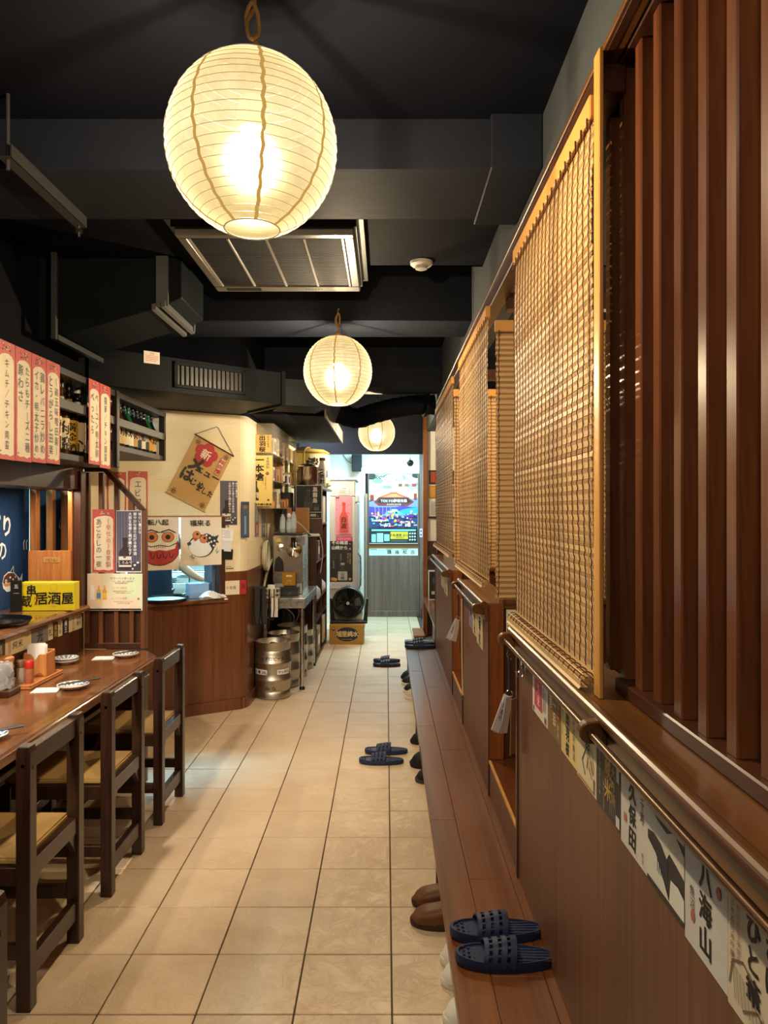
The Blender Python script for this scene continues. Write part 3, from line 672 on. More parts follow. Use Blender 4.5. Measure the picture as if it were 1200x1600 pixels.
label_card(1.213, .150, .145, '#332f33', [('p', [(0, .62), (0, .98), (.3, .86), (.55, .82), (.62, .62), (.55, .52), (.4, .62), (.2, .66)], '#eae4d6'), ('p', [(.55, .82), (.75, .92), (1, .78), (1, .52), (.8, .58), (.62, .62)], '#e4dccc'), ('p', [(0, .06), (0, .52), (.25, .44), (.5, .2), (.62, .06)], '#ece6d8'), ('p', [(.62, .06), (.66, .34), (.85, .36), (1, .3), (1, .06)], '#ece6da'), ('r', 0, .9, 1, 1, '#cfcac6'), ('r', 0, 0, 1, .06, '#3a3632')] + [('r', .3+.05*i, .25, .315+.05*i, .5, '#46506a') for i in range(6)], 'dark photo card of white snow shapes, between two lettered cards')
label_card(1.063, .133, .155, '#dad6d0', [('t', '八海山', .52, .99, .29, K, dict(v=True, b=.03, j=.05)), ('t', '魚沼', .2, .62, .12, K, dict(v=True)), ('e', .82, .83, .05, .06, '#c06858'), ('e', .22, .32, .05, .06, '#c06858'), ('r', .82, .8, .83, .86, '#d8a8a0')], 'pale grey card with the characters of an eight sea mountain sake')
label_card(.929, .135, .16, '#e2d2b6', [('t', 'さけ', .80, .98, .24, K, dict(v=True, b=.03)), ('t', 'ひと筆', .48, .99, .24, K, dict(v=True, b=.03)), ('l', [(.04, .2), (.1, .42), (.3, .5), (.5, .42)], .02, '#7a6a4a'), ('l', [(.3, .1), (.55, .24), (.8, .16), (1, .05)], .02, '#7a6a4a'), ('t', '日本酒純米吟醸酒', .1, .95, .07, '#8a5a44', dict(v=True)), ('t', '新潟県産米使用', .22, .95, .07, '#a87060', dict(v=True))] + [('l', [(.12+.07*i, .42-.02*i), (.16+.07*i, .12)], .012, '#8a7a58') for i in range(11)], 'cream card with grass drawing and flowing kana, nearest the viewer')
label_card(.792, .15, .16, '#d8d0c4', [('t', '吉乃川', .5, .99, .29, K, dict(v=True, b=.03))], 'pale card at the near end of the row, cut by the picture edge')
# cards on the other partitions
Cc = lambda y, w_, h, c, s, lab: label_card(y, w_, h, c, [('t', s, .5, .95, .9/max(len(s), 2), K, dict(v=True, b=.02, j=.06))], lab, 1.055, PX-.0025, 'label card', 'sake label cards on the farther partitions')
Cc(3.82, .15, .12, '#8c7aa0', '酒', 'lilac card on the middle partition')
Cc(3.66, .15, .13, '#ddd0ac', '純米', 'cream card in the middle of the middle partition')
Cc(3.50, .22, .15, '#d8c9a2', '菊水', 'cream card nearest the end post of the middle partition')
Cc(5.75, .25, .11, '#c9d2cc', '酒蔵', 'pale card on the farthest partition, farther one')
Cc(5.45, .28, .13, '#c2b894', '本醸', 'pale tan card on the farthest partition, nearer one')
poster('label_card', 'pale card with rotated brush characters on the cross partition beside the nearest blind', 'label card', (.515, 3.108, 1.02), EX, EZ, .15, .13, '#e4dcc4', [('t', '酔富', .5, .97, .48, K, dict(v=True, b=.03)), ('t', '純米酒', .88, .95, .1, '#5a5040', dict(v=True)), ('r', .03, .05, .13, .2, '#c0b070')])
# ------------------------------------------------------------------ things on hooks by the partition ends
def hooked_tags(y, x, z, label, n, cord):
    t = thing('tag_bundle', label, 'tags', (x, y, z))
    m = MB(); m.tube([(.03, 0, .15), (.0, 0, .145), (-.006, 0, .12), (.002, 0, .10), (.010, 0, .108)], .0022, 6); m.build('hook', CHROME, t, 0, True)
    MB().tube([(0, 0, .118), (.002, .002, .05), (.0, -.002, .0)], .004, 6).build('strap', col('#2a2440', .8), t)
    MB().tube([(.012*math.cos(a), 0, -.012+.014*math.sin(a)) for a in [2*PI*i/14 for i in range(15)]], .0022, 6, False).build('clip_ring', CHROME, t, 0, True)
    for i in range(n):
        a = -.55+.22*i
        mb = MB().box(-.018, -.0012, -.135, .018, .0012, -.012)
        o = mb.build('paper_tag', col('#e6e2ea', .7), t, .001); o.rotation_euler = (random.uniform(-.1, .1)+i*.03, -a*.9, PI/2*.35+i*.1); o.location = (.0, -.004*i, -.004)
        if i == 0:
            p = print_mesh([('t', 'お席番号', .0, .5, .02/.12*1.0, '#2a2a30', dict(v=True))], .036, .12); q = p.build('printing', None, o); q.location = (0, -.0013, -.075); q.rotation_euler = (PI/2, 0, 0)
    mb = bx(-.020, -.001, -.20, .020, .001, -.02); o = mb.build('card_tag', col('#b08a5c', .7), t, .001); o.rotation_euler = (0, .04, PI/2*.6); o.location = (.012, -.02, 0)
    return t
hooked_tags(2.39, .405, .945, 'bundle of white paper tags on a dark strap at the end of the nearest partition', 3, 0)
hooked_tags(4.06, .405, .945, 'small bundle of white tags at the far end of the middle partition', 2, 0)
t = thing('shoehorn', 'long cream shoehorn hanging by the end of the middle partition', 'shoehorn', (.415, 3.93, 1.06))
m = MB(); rings = []
for i in range(12):
    z = -.52*i/11; wv = .006+.010*(i/11)**2; rings.append([(-.004+.006*(i/11)**3+.004*math.cos(a), wv*math.sin(a), z) for a in [2*PI*k/8 for k in range(8)]])
m.loft(rings); m.build('blade', col('#d8c8a4', .4), t, 0, True)
MB().tube([(0, 0, 0), (0, 0, .03), (.02, 0, .04)], .002, 6).build('loop', col('#2a2a2a'), t)
for y, l in ((2.34, 'upper chrome hook near the end of the nearest partition'), (2.28, 'white tipped chrome hook left of the pink card')):
    h = thing('wall_hook', l, 'hook', (PX, y, 1.03)); bx(-.004, -.01, 0, 0, .01, .04).build('plate', CHROME if y > 2.3 else col('#e8e4e0'), h, .001)
    MB().tube([(-.004, 0, .01), (-.012, 0, -.012), (-.026, 0, -.012), (-.028, 0, .004)], .002, 6).build('hook_arm', CHROME, h, 0, True)
# pictures on the white end wall and the framed menu by the post
def frame_pic(x, z, w_, h, fc, pc, label, y=8.948):
    t = thing('picture_frame', label, 'picture', (x, y, z), 0)
    bx(0, -.02, 0, w_, 0, h).build('frame', col(fc), t, .003); bx(.02, -.022, .02, w_-.02, -.019, h-.02).build('print', col(pc), t)
    return t
frame_pic(.53, 1.86, .30, .17, '#1a1412', '#a83c28', 'small dark framed red picture on the white end wall')
frame_pic(.53, 1.69, .30, .15, '#c08a30', '#d09a3a', 'amber framed picture below the dark red one')
frame_pic(.53, 1.46, .32, .20, '#d8d4cc', '#b0b4b8', 'pale framed picture with grey print on the end wall')
t = thing('shelf_rail', 'thin black rail across the white end wall', 'rail', (.52, 8.93, 1.44)); bx(0, -.01, 0, 1.6, .01, .02).build('bar', BLACK, t, .002)
poster('menu_board', 'black notice with a white border beside the post at the end of the booths', 'notice', (.50, 8.60, .47), EX, EZ, .16, .36, '#e4e4e0', [('r', .08, .05, .92, .95, '#17171a'), ('e', .5, .65, .2, .12, '#4a4a50'), ('r', .25, .2, .75, .3, '#c8c8c8')])
# ------------------------------------------------------------------ slippers
NV = rough_mat('slipper_rubber', '#1d2744', '#273356', 20, .5, .1, 120); NV2 = rough_mat('slipper_rubber_dark', '#14192a', '#1b2032', 20, .5, .1, 120)
def sole_pts(L, Wd, n=32, k=1.):
    P = []
    for i in range(n):
        a = 2*PI*i/n; c, s = math.cos(a), math.sin(a)
        x = L/2*math.copysign(abs(c)**(.86 if c > 0 else .95), c)*k; q = (x/L+.5)                # 0 heel .. 1 toe
        ww = Wd/2*(.84+.22*math.sin(PI*min(max(q, 0), 1)*.95-.15)*q+.06*q)
        P.append((x, ww*math.copysign(abs(s)**(.86 if c > 0 else 1.02), s)*k))
    return P
def slipper(name, label, loc, rz, mt, group, L=.272, Wd=.098):
    t = thing(name, label, 'slipper', loc, rz, group)
    prof = [(.975, 0), (1, .006), (1, .021), (.985, .027)]; rings = []
    for k, z in prof: rings.append([(x*k, y*k, z+.010*max(0, (x/L))**2*(2.2 if z > .01 else 1.4)) for x, y in sole_pts(L, Wd)])
    rim = [[(x*k, y*k, zz+.010*max(0, x/L)**2*2.2) for x, y in sole_pts(L, Wd)] for k, zz in ((.93, .027), (.91, .022))]
    MB().loft(rings+rim).build('sole', mt, t, 0, True)
    me = bx(-.05, -.0028, 0, .05, .0028, .0035).mesh('ridge', .001); me.materials.append(mt)
    for i in range(5): link('ridge', me, t, (-.066, (i-2)*.0125, .0215))
    me2 = MB().lathe([(.0042, 0), (.003, .004)], (0, 0, 0), 8).mesh('stud', 0, True); me2.materials.append(mt)
    for i in range(3):
        for j in range(3): link('stud', me2, t, (.085+.014*i, (j-1)*.018, .0225+.004*i))
    # strap: arched bands joined by small bridges, so that rows of slots show between them
    def arc(x, a, lift):
        q = (x/L+.5); wy = Wd/2*(1.0+.03*q); h = .054-.17*max(0, x-.0)*.95+lift
        return (x-.008*math.sin(a), -wy*math.cos(a)*1.0, .012+h*math.sin(a)**.75)
    n = 16; xs = [(-.022, -.004), (.004, .020), (.028, .044), (.052, .066)]
    for b0, b1 in xs:
        mb = MB(); rr = []
        for i in range(n+1):
            a = PI*i/n
            o0, o1 = Vector(arc(b0, a, .002)), Vector(arc(b1, a, .002)); i0, i1 = Vector(arc(b0, a, -.004)), Vector(arc(b1, a, -.004))
            q = Vector((0, math.cos(a)*.003, 0))
            rr.append([o0, o1, i1+q, i0+q])
        mb.loft(rr); mb.build('strap_band', mt, t, .0012, True)
    mb = MB()
    for (a0, a1), (c0, c1) in zip(xs, xs[1:]):
        for i in range(1, n, 2):
            a, b = PI*(i-.25)/n, PI*(i+.35)/n
            p = [Vector(arc(a1-.002, a, .001)), Vector(arc(c0+.002, a, .001)), Vector(arc(c0+.002, b, .001)), Vector(arc(a1-.002, b, .001))]
            mb.add(p+[v-Vector((0, 0, .004)) for v in p], [(0, 1, 2, 3), (7, 6, 5, 4), (0, 4, 5, 1), (1, 5, 6, 2), (2, 6, 7, 3), (3, 7, 4, 0)])
    mb.build('strap_bridges', mt, t)
    return t
G = 'navy slotted slippers along the bench'
slipper('slipper', 'navy slotted slipper on the near bench, the one nearer the viewer', (.322, 1.955, .3205), PI-.03, NV, G)
slipper('slipper', 'navy slotted slipper on the near bench, the one farther from the viewer', (.318, 2.08, .3205), PI+.03, NV, G)
slipper('slipper', 'navy slipper on the tiles mid corridor, the one nearer the viewer', (-.028, 4.42, .001), PI-.02, NV, G)
slipper('slipper', 'navy slipper on the tiles mid corridor, the one behind', (.002, 4.60, .001), PI+.02, NV, G)
slipper('slipper', 'black slipper on the far tiles beside the bench end, nearer of its pair', (.008, 7.16, .001), PI, NV2, G)
slipper('slipper', 'black slipper on the far tiles beside the bench end, farther of its pair', (.008, 7.36, .001), PI, NV2, G)
slipper('slipper', 'black slipper on the far end of the bench, nearer of its pair', (.302, 6.42, .3205), PI, NV2, G)
slipper('slipper', 'black slipper on the far end of the bench, farther of its pair', (.306, 6.56, .3205), PI, NV2, G)
# ------------------------------------------------------------------ shoes under the bench edge
def shoe(name, label, cat, loc, rz, up, so, L=.28, Wd=.10, H=.09, group=None, lace=None, toe_h=.055, chunky=0.):
    """toe towards +x; heel at -x; an open collar at the heel half"""
    t = thing(name, label, cat, loc, rz, group)
    rings = [[(x*k, y*k, z) for x, y in sole_pts(L, Wd)] for k, z in ((.97, 0), (1.0, .006), (1.01+chunky, .02+chunky*.4), (.985, .026+chunky*.4))]
    MB().loft(rings).build('sole', so, t, 0, True)
    zs = .022+chunky*.4; mb = MB(); R_ = []
    n = 14; M_ = 15
    for i in range(M_):
        u = i/(M_-1); x = L/2*(1-2*u)*.97
        q = x/L+.5; ww = Wd/2*(.84+.22*math.sin(PI*min(max(q, 0), 1)*.95-.15)*q+.06*q)
        e = math.sqrt(max(.0, 1-(abs(2*u-1))**6)); ww *= max(e, .12)*.97
        hh = toe_h*(math.sin(min(1, u/.28)*PI/2)**.6) + (H-toe_h)*(1/(1+math.exp(-(u-.42)*16)))
        hh = max(hh, .006)
        R_.append([(x, ww*math.cos(PI*k/(n-1)), zs+hh*abs(math.sin(PI*k/(n-1)))**.62) for k in range(n)])
    mb.loft(R_); mb.build('upper', up, t, 0, True)
    MB().lathe([(.031, 0), (.034, .004), (.029, .007)], (0, 0, 0), 16).build('collar', up if not lace else lace, t, 0, True, 1, (-L*.22, 0, zs+H-.006))
    MB().lathe([(.027, 0), (.028, .002)], (0, 0, 0), 16).build('opening', BLACK, t, 0, True, 1, (-L*.22, 0, zs+H+.0005))
    if lace:
        for k in range(4): bx(-.003, -.02, 0, .003, .02, .004).build('lace', lace, t, .001, False, 1, (.012+.018*k, 0, zs+H-.016-.007*k))
    else:
        MB().tube([(L*.12+.01*math.cos(a)-.02*abs(math.sin(a)), Wd*.34*math.sin(a), zs+toe_h*.98*math.cos(a)**.5+.001) for a in [-1.2+2.4*k/14 for k in range(15)]], .0016, 5).build('seam', so, t)
    return t
TAN = rough_mat('tan_leather', '#5e3818', '#74481f', 8, .45, .1, 60); TANS = col('#3c2412')
WSH = col('#e6e0d4', .6); BSH = rough_mat('black_shoe', '#121214', '#1c1c1e', 10, .6, .1, 60)
SG = 'shoes half hidden under the bench'
shoe('loafer', 'tan leather slip on shoe under the bench edge, nearer of the pair', 'shoe', (.225, 2.70, .001), PI-.04, TAN, TANS, .27, .105, .066, SG, None, .044)
shoe('loafer', 'tan leather slip on shoe under the bench edge, farther of the pair', 'shoe', (.235, 2.84, .001), PI+.05, TAN, TANS, .27, .10, .066, SG, None, .044)
shoe('sneaker', 'white sneaker toe below the near slippers, nearest the viewer', 'shoe', (.305, 2.18, .001), PI, WSH, WSH, .27, .10, .09, SG, WSH)
shoe('sneaker', 'white sneaker toe below the near slippers, middle one', 'shoe', (.312, 2.36, .001), PI, WSH, WSH, .27, .10, .09, SG, WSH)
shoe('sneaker', 'white sneaker toe below the near slippers, farthest one', 'shoe', (.318, 2.47, .001), PI, WSH, WSH, .27, .10, .09, SG, WSH)
shoe('sneaker', 'black chunky sneaker poking out behind the mid corridor slippers', 'shoe', (.285, 4.36, .001), PI-.05, BSH, BSH, .28, .11, .10, SG, BSH, .06, .02)
shoe('sneaker', 'black sneaker tip just nearer than the chunky black one', 'shoe', (.30, 4.12, .001), PI, BSH, col('#3a3a38'), .27, .10, .09, SG, BSH)
shoe('sneaker', 'black sneaker tip just beyond the chunky black one', 'shoe', (.295, 4.80, .001), PI, BSH, BSH, .27, .10, .09, SG, BSH)
shoe('sneaker', 'cream shoe under the far bench, nearest of four', 'shoe', (.285, 5.95, .001), PI, col('#c8bca4'), WSH, .27, .10, .09, SG, WSH)
shoe('sneaker', 'black and white sneaker under the far bench, second of four', 'shoe', (.28, 6.15, .001), PI, BSH, WSH, .27, .10, .09, SG, WSH)
shoe('sneaker', 'black and white sneaker under the far bench, third of four', 'shoe', (.27, 6.42, .001), PI, BSH, WSH, .27, .10, .09, SG, WSH)
shoe('sneaker', 'black shoe under the far bench, farthest of four', 'shoe', (.27, 6.64, .001), PI, BSH, BSH, .27, .10, .09, SG, BSH)
# ------------------------------------------------------------------ dining counter and chairs
ct = thing('dining_counter', 'glossy brown wooden dining counter along the left wall', 'counter')
poly = [(-1.74, -1.5), (-1.25, -1.5), (-1.25, 3.98), (-1.27, 4.02), (-1.375, 4.17), (-1.40, 4.18), (-1.74, 4.18)]
MB().prism(poly, (0, 0, .692), EX, EY, EZ*.048).build('countertop', W_COUNTER, ct, .010, True, 3)
bx(-1.60, -1.5, 0, -1.58, 4.17, .692).build('front_panel', W_DARK, ct)
bx(-1.575, -1.5, 0, -1.30, 4.0, .0).build if False else None
bx(-1.58, -1.5, .62, -1.30, 4.0, .64).build('under_shelf', W_DARK, ct, .002)
bx(-1.60, 4.10, 0, -1.36, 4.15, .692).build('end_panel', W_DARKV, ct, .002)
bx(-1.58, -1.5, .12, -1.545, 4.1, .16).build('foot_rail', W_DARK, ct, .003)
SEAT = rough_mat('tan_vinyl', '#9c7c48', '#ae8c56', 10, .5, .05, 90)
def make_chair(label, loc, rz, group='wooden counter chairs along the left'):
    t = thing('counter_chair', label, 'chair', loc, rz, group)
    W2, D = .20, .40; P = .045
    for s in (-1, 1):
        MB().prism([(0, 0), (P, 0), (P, .795), (P-.006, .815), (.006, .815), (0, .795)], (0, s*W2-(P if s > 0 else 0), 0), EX, EZ, (0, 0, 0) if False else EY*P).build('back_post', W_CHAIR, t, .003)
        bx(-D, s*W2-(P if s > 0 else 0), 0, -D+P, s*W2+(0 if s > 0 else P), .44).build('front_leg', W_CHAIR, t, .003)
        bx(-D+P, s*(W2-.008)-(.024 if s > 0 else 0), .385, 0, s*(W2-.008)+(0 if s > 0 else .024), .44).build('seat_rail', W_CHAIR, t, .002)
        bx(-D+P, s*(W2-.010)-(.024 if s > 0 else 0), .155, 0, s*(W2-.010)+(0 if s > 0 else .024), .20).build('side_stretcher', W_CHAIR, t, .002)
        a = s*(W2-P)
        MB().prism([(0, 0), (-s*.055, 0), (0, -.065)], (.012, a, .392), EY, EZ, EX*.022).build('corner_block', W_CHAIRH, t, .001)
        MB().lathe([(.006, 0), (.006, .0015)], (P, s*(W2-P/2), .745), 10, 'x').build('dowel', col('#57382a', .4), t)
        MB().lathe([(.006, 0), (.006, .0015)], (P*.5, s*W2 - (P+.0015 if s > 0 else -.0), .755), 10, 'y').build('dowel', col('#57382a', .4), t) if s < 0 else None
    bx(.006, -W2+P, .735, .036, W2-P, .803).build('top_rail', W_CHAIRH, t, .004)
    bx(.004, -W2+P, .392, .038, W2-P, .45).build('back_rail', W_CHAIRH, t, .003)
    bx(.006, -W2+P, .085, .036, W2-P, .15).build('back_stretcher', W_CHAIRH, t, .003)
    bx(-D+.006, -W2+P, .39, -D+.036, W2-P, .44).build('front_rail', W_CHAIRH, t, .002)
    bx(-D+.006, -W2+P, .24, -D+.036, W2-P, .28).build('foot_bar', W_CHAIRH, t, .002)
    bx(-D+.004, -W2+.026, .44, .004, W2-.026, .462).build('seat', SEAT, t, .006, True, 2)
    return t
make_chair('dark wooden chair at the counter with tan seat, nearest complete one', (-1.134, 2.422, 0), 0)
make_chair('dark wooden chair with tan seat, second at the counter, before the middle setting', (-1.135, 3.085, 0), 0)
make_chair('dark wooden chair with tan seat at the far end of the counter', (-1.135, 3.74, 0), 0)
make_chair('dark wooden chair pulled into the aisle, one post showing at the lower left corner', (-.768, 1.19, 0), 0)
# ------------------------------------------------------------------ table settings
PORC = col('#e8e8e6', .2); BLUEP = col('#5a6f9a', .3)
def plate(name, label, loc, r, group, pattern=True, nb=14):
    t = thing(name, label, 'plate', loc, random.uniform(0, 1), group)
    MB().lathe([(r*.5, 0), (r*.52, .004), (r*.8, .010), (r, .020), (r*1.005, .022), (r*.97, .0225), (r*.78, .0135), (r*.5, .008), (.002, .0075)], (0, 0, 0), 28).build('dish', PORC, t, 0, True)
    m = MB()
    for k in range(nb):
        a = 2*PI*k/nb
        for rr, wd, zz in ((.86, .10, .0178), (.62, .06, .0111)):
            x, y = r*rr*math.cos(a), r*rr*math.sin(a); e = .16/ (nb/14)
            m.add([(r*(rr-wd)*math.cos(a-e*.4), r*(rr-wd)*math.sin(a-e*.4), zz-wd*.055), (r*(rr+wd*.6)*math.cos(a-e), r*(rr+wd*.6)*math.sin(a-e), zz+.0034), (r*(rr+wd*.6)*math.cos(a+e*.7), r*(rr+wd*.6)*math.sin(a+e*.7), zz+.0034), (r*(rr-wd)*math.cos(a+e*.4), r*(rr-wd)*math.sin(a+e*.4), zz-wd*.055)], [(0, 1, 2, 3)])
    m.build('blue_pattern', BLUEP, t)
    return t
def setting(x, y, which):
    plate('plate', 'small white plate with blue rim pattern, '+which, (x, y, .7405), .068, 'blue rimmed plates at the counter places')
    t = thing('paper_sleeve', 'white folded paper sleeve beside the plate, '+which, 'paper', (x-.105, y-.03, .741), 0.15, 'paper sleeves at the counter places')
    bx(-.055, -.045, 0, .055, .045, .0015).build('folded_sheet', col('#ece8e4', .7), t); bx(-.050, -.012, .0015, .056, .040, .003).build('flap', col('#f0ecea', .7), t)
    t = thing('chopsticks', 'black chopsticks resting on the plate rim, '+which, 'chopsticks', (x, y, .763), 0.5, 'black chopsticks at the counter places')
    for s in (-1, 1): MB().tube([(-.06, s*.003, .001), (.115, s*.006, .014)], [.0026, .0046], 6).build('stick', BLACK, t)
setting(-1.385, 2.52, 'nearest place cut by the left picture edge')
setting(-1.40, 3.25, 'middle place of the counter')
setting(-1.415, 3.95, 'farthest place by the slatted screen')
plate('plate', 'lower blue patterned plate of the stack by the ledge', (-1.665, 3.78, .7405), .062, 'stacked plates by the ledge')
plate('plate', 'upper blue patterned plate of the stack by the ledge', (-1.665, 3.78, .7525), .062, 'stacked plates by the ledge')
t = thing('condiment_tray', 'wooden tray carrying the napkin box and shakers on the counter', 'tray', (-1.655, 3.42, .7405), 0)
bx(-.075, -.19, 0, .075, .14, .010).build('base', W_MENU, t, .003)
for a in ((-.075, -.19, .01, -.068, .14, .02), (.068, -.19, .01, .075, .14, .02), (-.075, -.19, .01, .075, -.183, .02), (-.075, .133, .01, .075, .14, .02)): bx(*a).build('rim', W_MENU, t, .002)
nb = thing('napkin_box', 'light wooden napkin box with white paper napkins', 'napkin box', (-1.665, 3.49, .751), 0)
m = MB().prism([(-.055, 0), (.055, 0), (.055, .105), (.02, .105), (0, .075), (-.02, .105), (-.055, .105)], (0, -.045, 0), EX, EZ, EY*.008)
m.build('front_board', W_MENU, nb, .002)
for a in ((-.055, .04, 0, .055, .048, .115), (-.055, -.04, 0, -.047, .04, .11), (.047, -.04, 0, .055, .04, .11), (-.05, -.04, 0, .05, .04, .006)): bx(*a).build('board', W_MENU, nb, .002)
for i in range(7):
    o = bx(-.042, -.0008, .01, .042, .0008, .14+.004*(i % 3)).build('napkin', col('#f0ece6', .8), nb); o.location = (-.002*i, -.028+.009*i, 0); o.rotation_euler = (-.06+.02*i, random.uniform(-.05, .05), 0)
def shaker(loc, cap, body, label, h=.075):
    t = thing('shaker', label, 'shaker', loc)
    MB().lathe([(.017, 0), (.0185, .004), (.0185, h*.85), (.015, h)], (0, 0, 0), 16).build('jar', body, t, 0, True)
    MB().lathe([(.019, h*.92), (.0195, h*.95), (.0195, h+.022), (.017, h+.027)], (0, 0, 0), 16).build('cap', cap, t, 0, True)
shaker((-1.628, 3.315, .751), col('#c02820', .35), glass('spice_glass', '#b87050', .1, .7), 'small glass shaker with a bright red cap')
shaker((-1.675, 3.33, .751), col('#7a5a44', .4), glass('salt_glass', '#cfc4b4', .1, .6), 'small glass shaker with a brown cap')
t = thing('wrapped_jar', 'clear plastic wrapped sauce jar on a dark wooden stand at the left picture edge', 'jar', (-1.66, 3.14, .7405))
bx(-.055, -.055, 0, .055, .055, .03).build('stand', W_DARK, t, .004)
MB().lathe([(.035, .03), (.042, .04), (.042, .11), (.032, .125)], (0, 0, 0), 18).build('jar', col('#2a1c16', .2), t, 0, True)
rings = []
for j in range(7):
    z = .032+.108*j/6; rings.append([((.046+.006*math.sin(k*2.4+j*1.9)-(.012 if j == 6 else 0))*math.cos(2*PI*k/22), (.046+.006*math.sin(k*3.1+j)-(.012 if j == 6 else 0))*math.sin(2*PI*k/22), z+.004*math.sin(k*1.7)) for k in range(22)])
MB().loft(rings).build('plastic_wrap', glass('cling_film', '#e4e4ea', .12, .38), t, 0, True)
t = thing('wooden_cup', 'round brown wooden lidded cup behind the wrapped jar', 'cup', (-1.70, 3.235, .7405)); MB().lathe([(.034, 0), (.038, .01), (.038, .13)], (0, 0, 0), 20).build('body', W_MENU, t, 0, True); MB().lathe([(.041, .13), (.041, .142), (.034, .147)], (0, 0, 0), 20).build('lid', W_MENU, t, 0, True)
# cards on the riser below the ledge
def riser_card(y0, y1, c, items, label): poster('label_card', label, 'label card', (-1.737, y0, .868), EY, EZ, y1-y0, .082, c, items, 'label cards under the dining ledge', .0012)
riser_card(3.22, 3.31, '#3a342e', [('t', '鶴', .5, .5, .6, '#c8b890')], 'dark card at the left end of the dining riser')
riser_card(3.315, 3.56, '#d6c49a', [('t', '純米', .45, .5, .5, K, dict(sx=1.2)), ('t', '吟醸', .8, .8, .2, '#5a4c34'), ('r', .1, .1, .2, .8, '#b8a070')], 'tan card with black brush writing on the dining riser')
riser_card(3.565, 3.73, '#7a7a80', [('t', '光', .5, .5, .8, '#26262c', dict(b=.02))], 'grey card with a dark character on the dining riser')
riser_card(3.735, 3.79, '#d8caa4', [('t', '松', .5, .5, .6, K)], 'narrow cream card on the dining riser')
riser_card(3.795, 3.845, '#4a3420', [('t', '鬼殺', .5, .9, .4, '#d8b060', dict(v=True))], 'narrow brown card on the dining riser')
riser_card(3.85, 3.90, '#dccfa8', [('t', '大吟', .5, .9, .4, K, dict(v=True))], 'narrow cream card beside the black one on the dining riser')
riser_card(3.905, 3.975, '#26242a', [('t', '魔王', .5, .95, .42, '#e0dcd0', dict(v=True, b=.02))], 'black card with white characters on the dining riser')
riser_card(3.98, 4.15, '#d4c49c', [('t', '玉乃光', .32, .98, .32, K, dict(v=True)), ('t', '純米\n吟醸', .75, .9, .3, '#4a4030', dict(v=True))], 'tan card at the right end of the dining riser')
# ------------------------------------------------------------------ things on the ledge
t = thing('black_tray', 'round black serving tray on the dining ledge', 'tray', (-1.865, 3.42, 1.001))
MB().lathe([(.15, 0), (.168, .004), (.178, .022), (.181, .023), (.181, .02), (.166, .002)], (0, 0, 0), 40).build('dish', BLACKP, t, 0, True)
MB().lathe([(.148, .0065), (.15, .007), (.002, .0068)], (0, 0, 0), 40, 'z', False).build('base', BLACKP, t, 0, True)
t = thing('sign_box', 'bright yellow box with black brush characters on the dining ledge', 'sign box', (-1.955, 3.88, 1.001), .06)
bx(0, 0, 0, .285, .075, .152).build('carton', col('#e8d818', .5), t, .002)
yi = [('r', 0, .94, 1, .955, '#f4f0a0'), ('e', .62, .82, .07, .13, '#d8b840'), ('e', .62, .82, .06, .11, '#e8d818'), ('t', '串', .21, .72, .40, K, dict(b=.03, sx=.9)), ('t', '蔵', .11, .34, .42, K, dict(b=.02)), ('t', '居酒屋', .63, .44, .45, K, dict(b=.025, j=.06, sx=1.0)), ('t', '焼\n鳥', .295, .36, .14, '#d07020'), ('t', '。', .05, .14, .15, '#b84020'), ('e', .62, .2, .05, .06, '#d8c050')]
o = print_mesh(yi, .285, .152).build('printing', None, t); o.matrix_local = basis((0, -.0004, 0), EX, EZ)
t = thing('menu_box', 'reddish wooden menu holder marked MENU behind the yellow box', 'menu holder', (-2.0, 4.06, 1.001), .05)
MB().prism([(0, 0), (.085, 0), (.085, .30), (.005, .31)], (.235, 0, 0), EY, EZ, -EX*.012).build('side_board', W_MENU, t, .002)
MB().prism([(0, 0), (.085, 0), (.085, .30), (.005, .31)], (.012, 0, 0), EY, EZ, -EX*.012).build('side_board', W_MENU, t, .002)
bx(0, 0, 0, .235, .012, .312).build('front_board', W_MENU, t, .002); bx(0, .075, 0, .235, .085, .30).build('back_board', W_MENU, t, .002); bx(.0, .012, .0, .235, .075, .30).build('menus', col('#5a2c18'), t)
bx(.085, -.003, .245, .175, 0, .275).build('name_plate', col('#c89a58', .4), t, .001); o = print_mesh([('t', 'MENU', 0, 0, 1, '#7a5022')], 1, .026).build('lettering', None, t); o.matrix_local = basis((.13, -.0032, .26), EX, EZ)
t = thing('black_card_stand', 'small black card standing at the left edge of the yellow box', 'card', (-1.985, 3.84, 1.001), .3); bx(0, 0, 0, .055, .006, .165).build('card', BLACK, t, .001)
o = print_mesh([('t', '五', .5, .62, .3, '#e8e4dc'), ('r', .25, .14, .75, .18, '#a8a4a0')], .055, .08).build('printing', None, t); o.matrix_local = basis((0, -.0002, .085), EX, EZ)
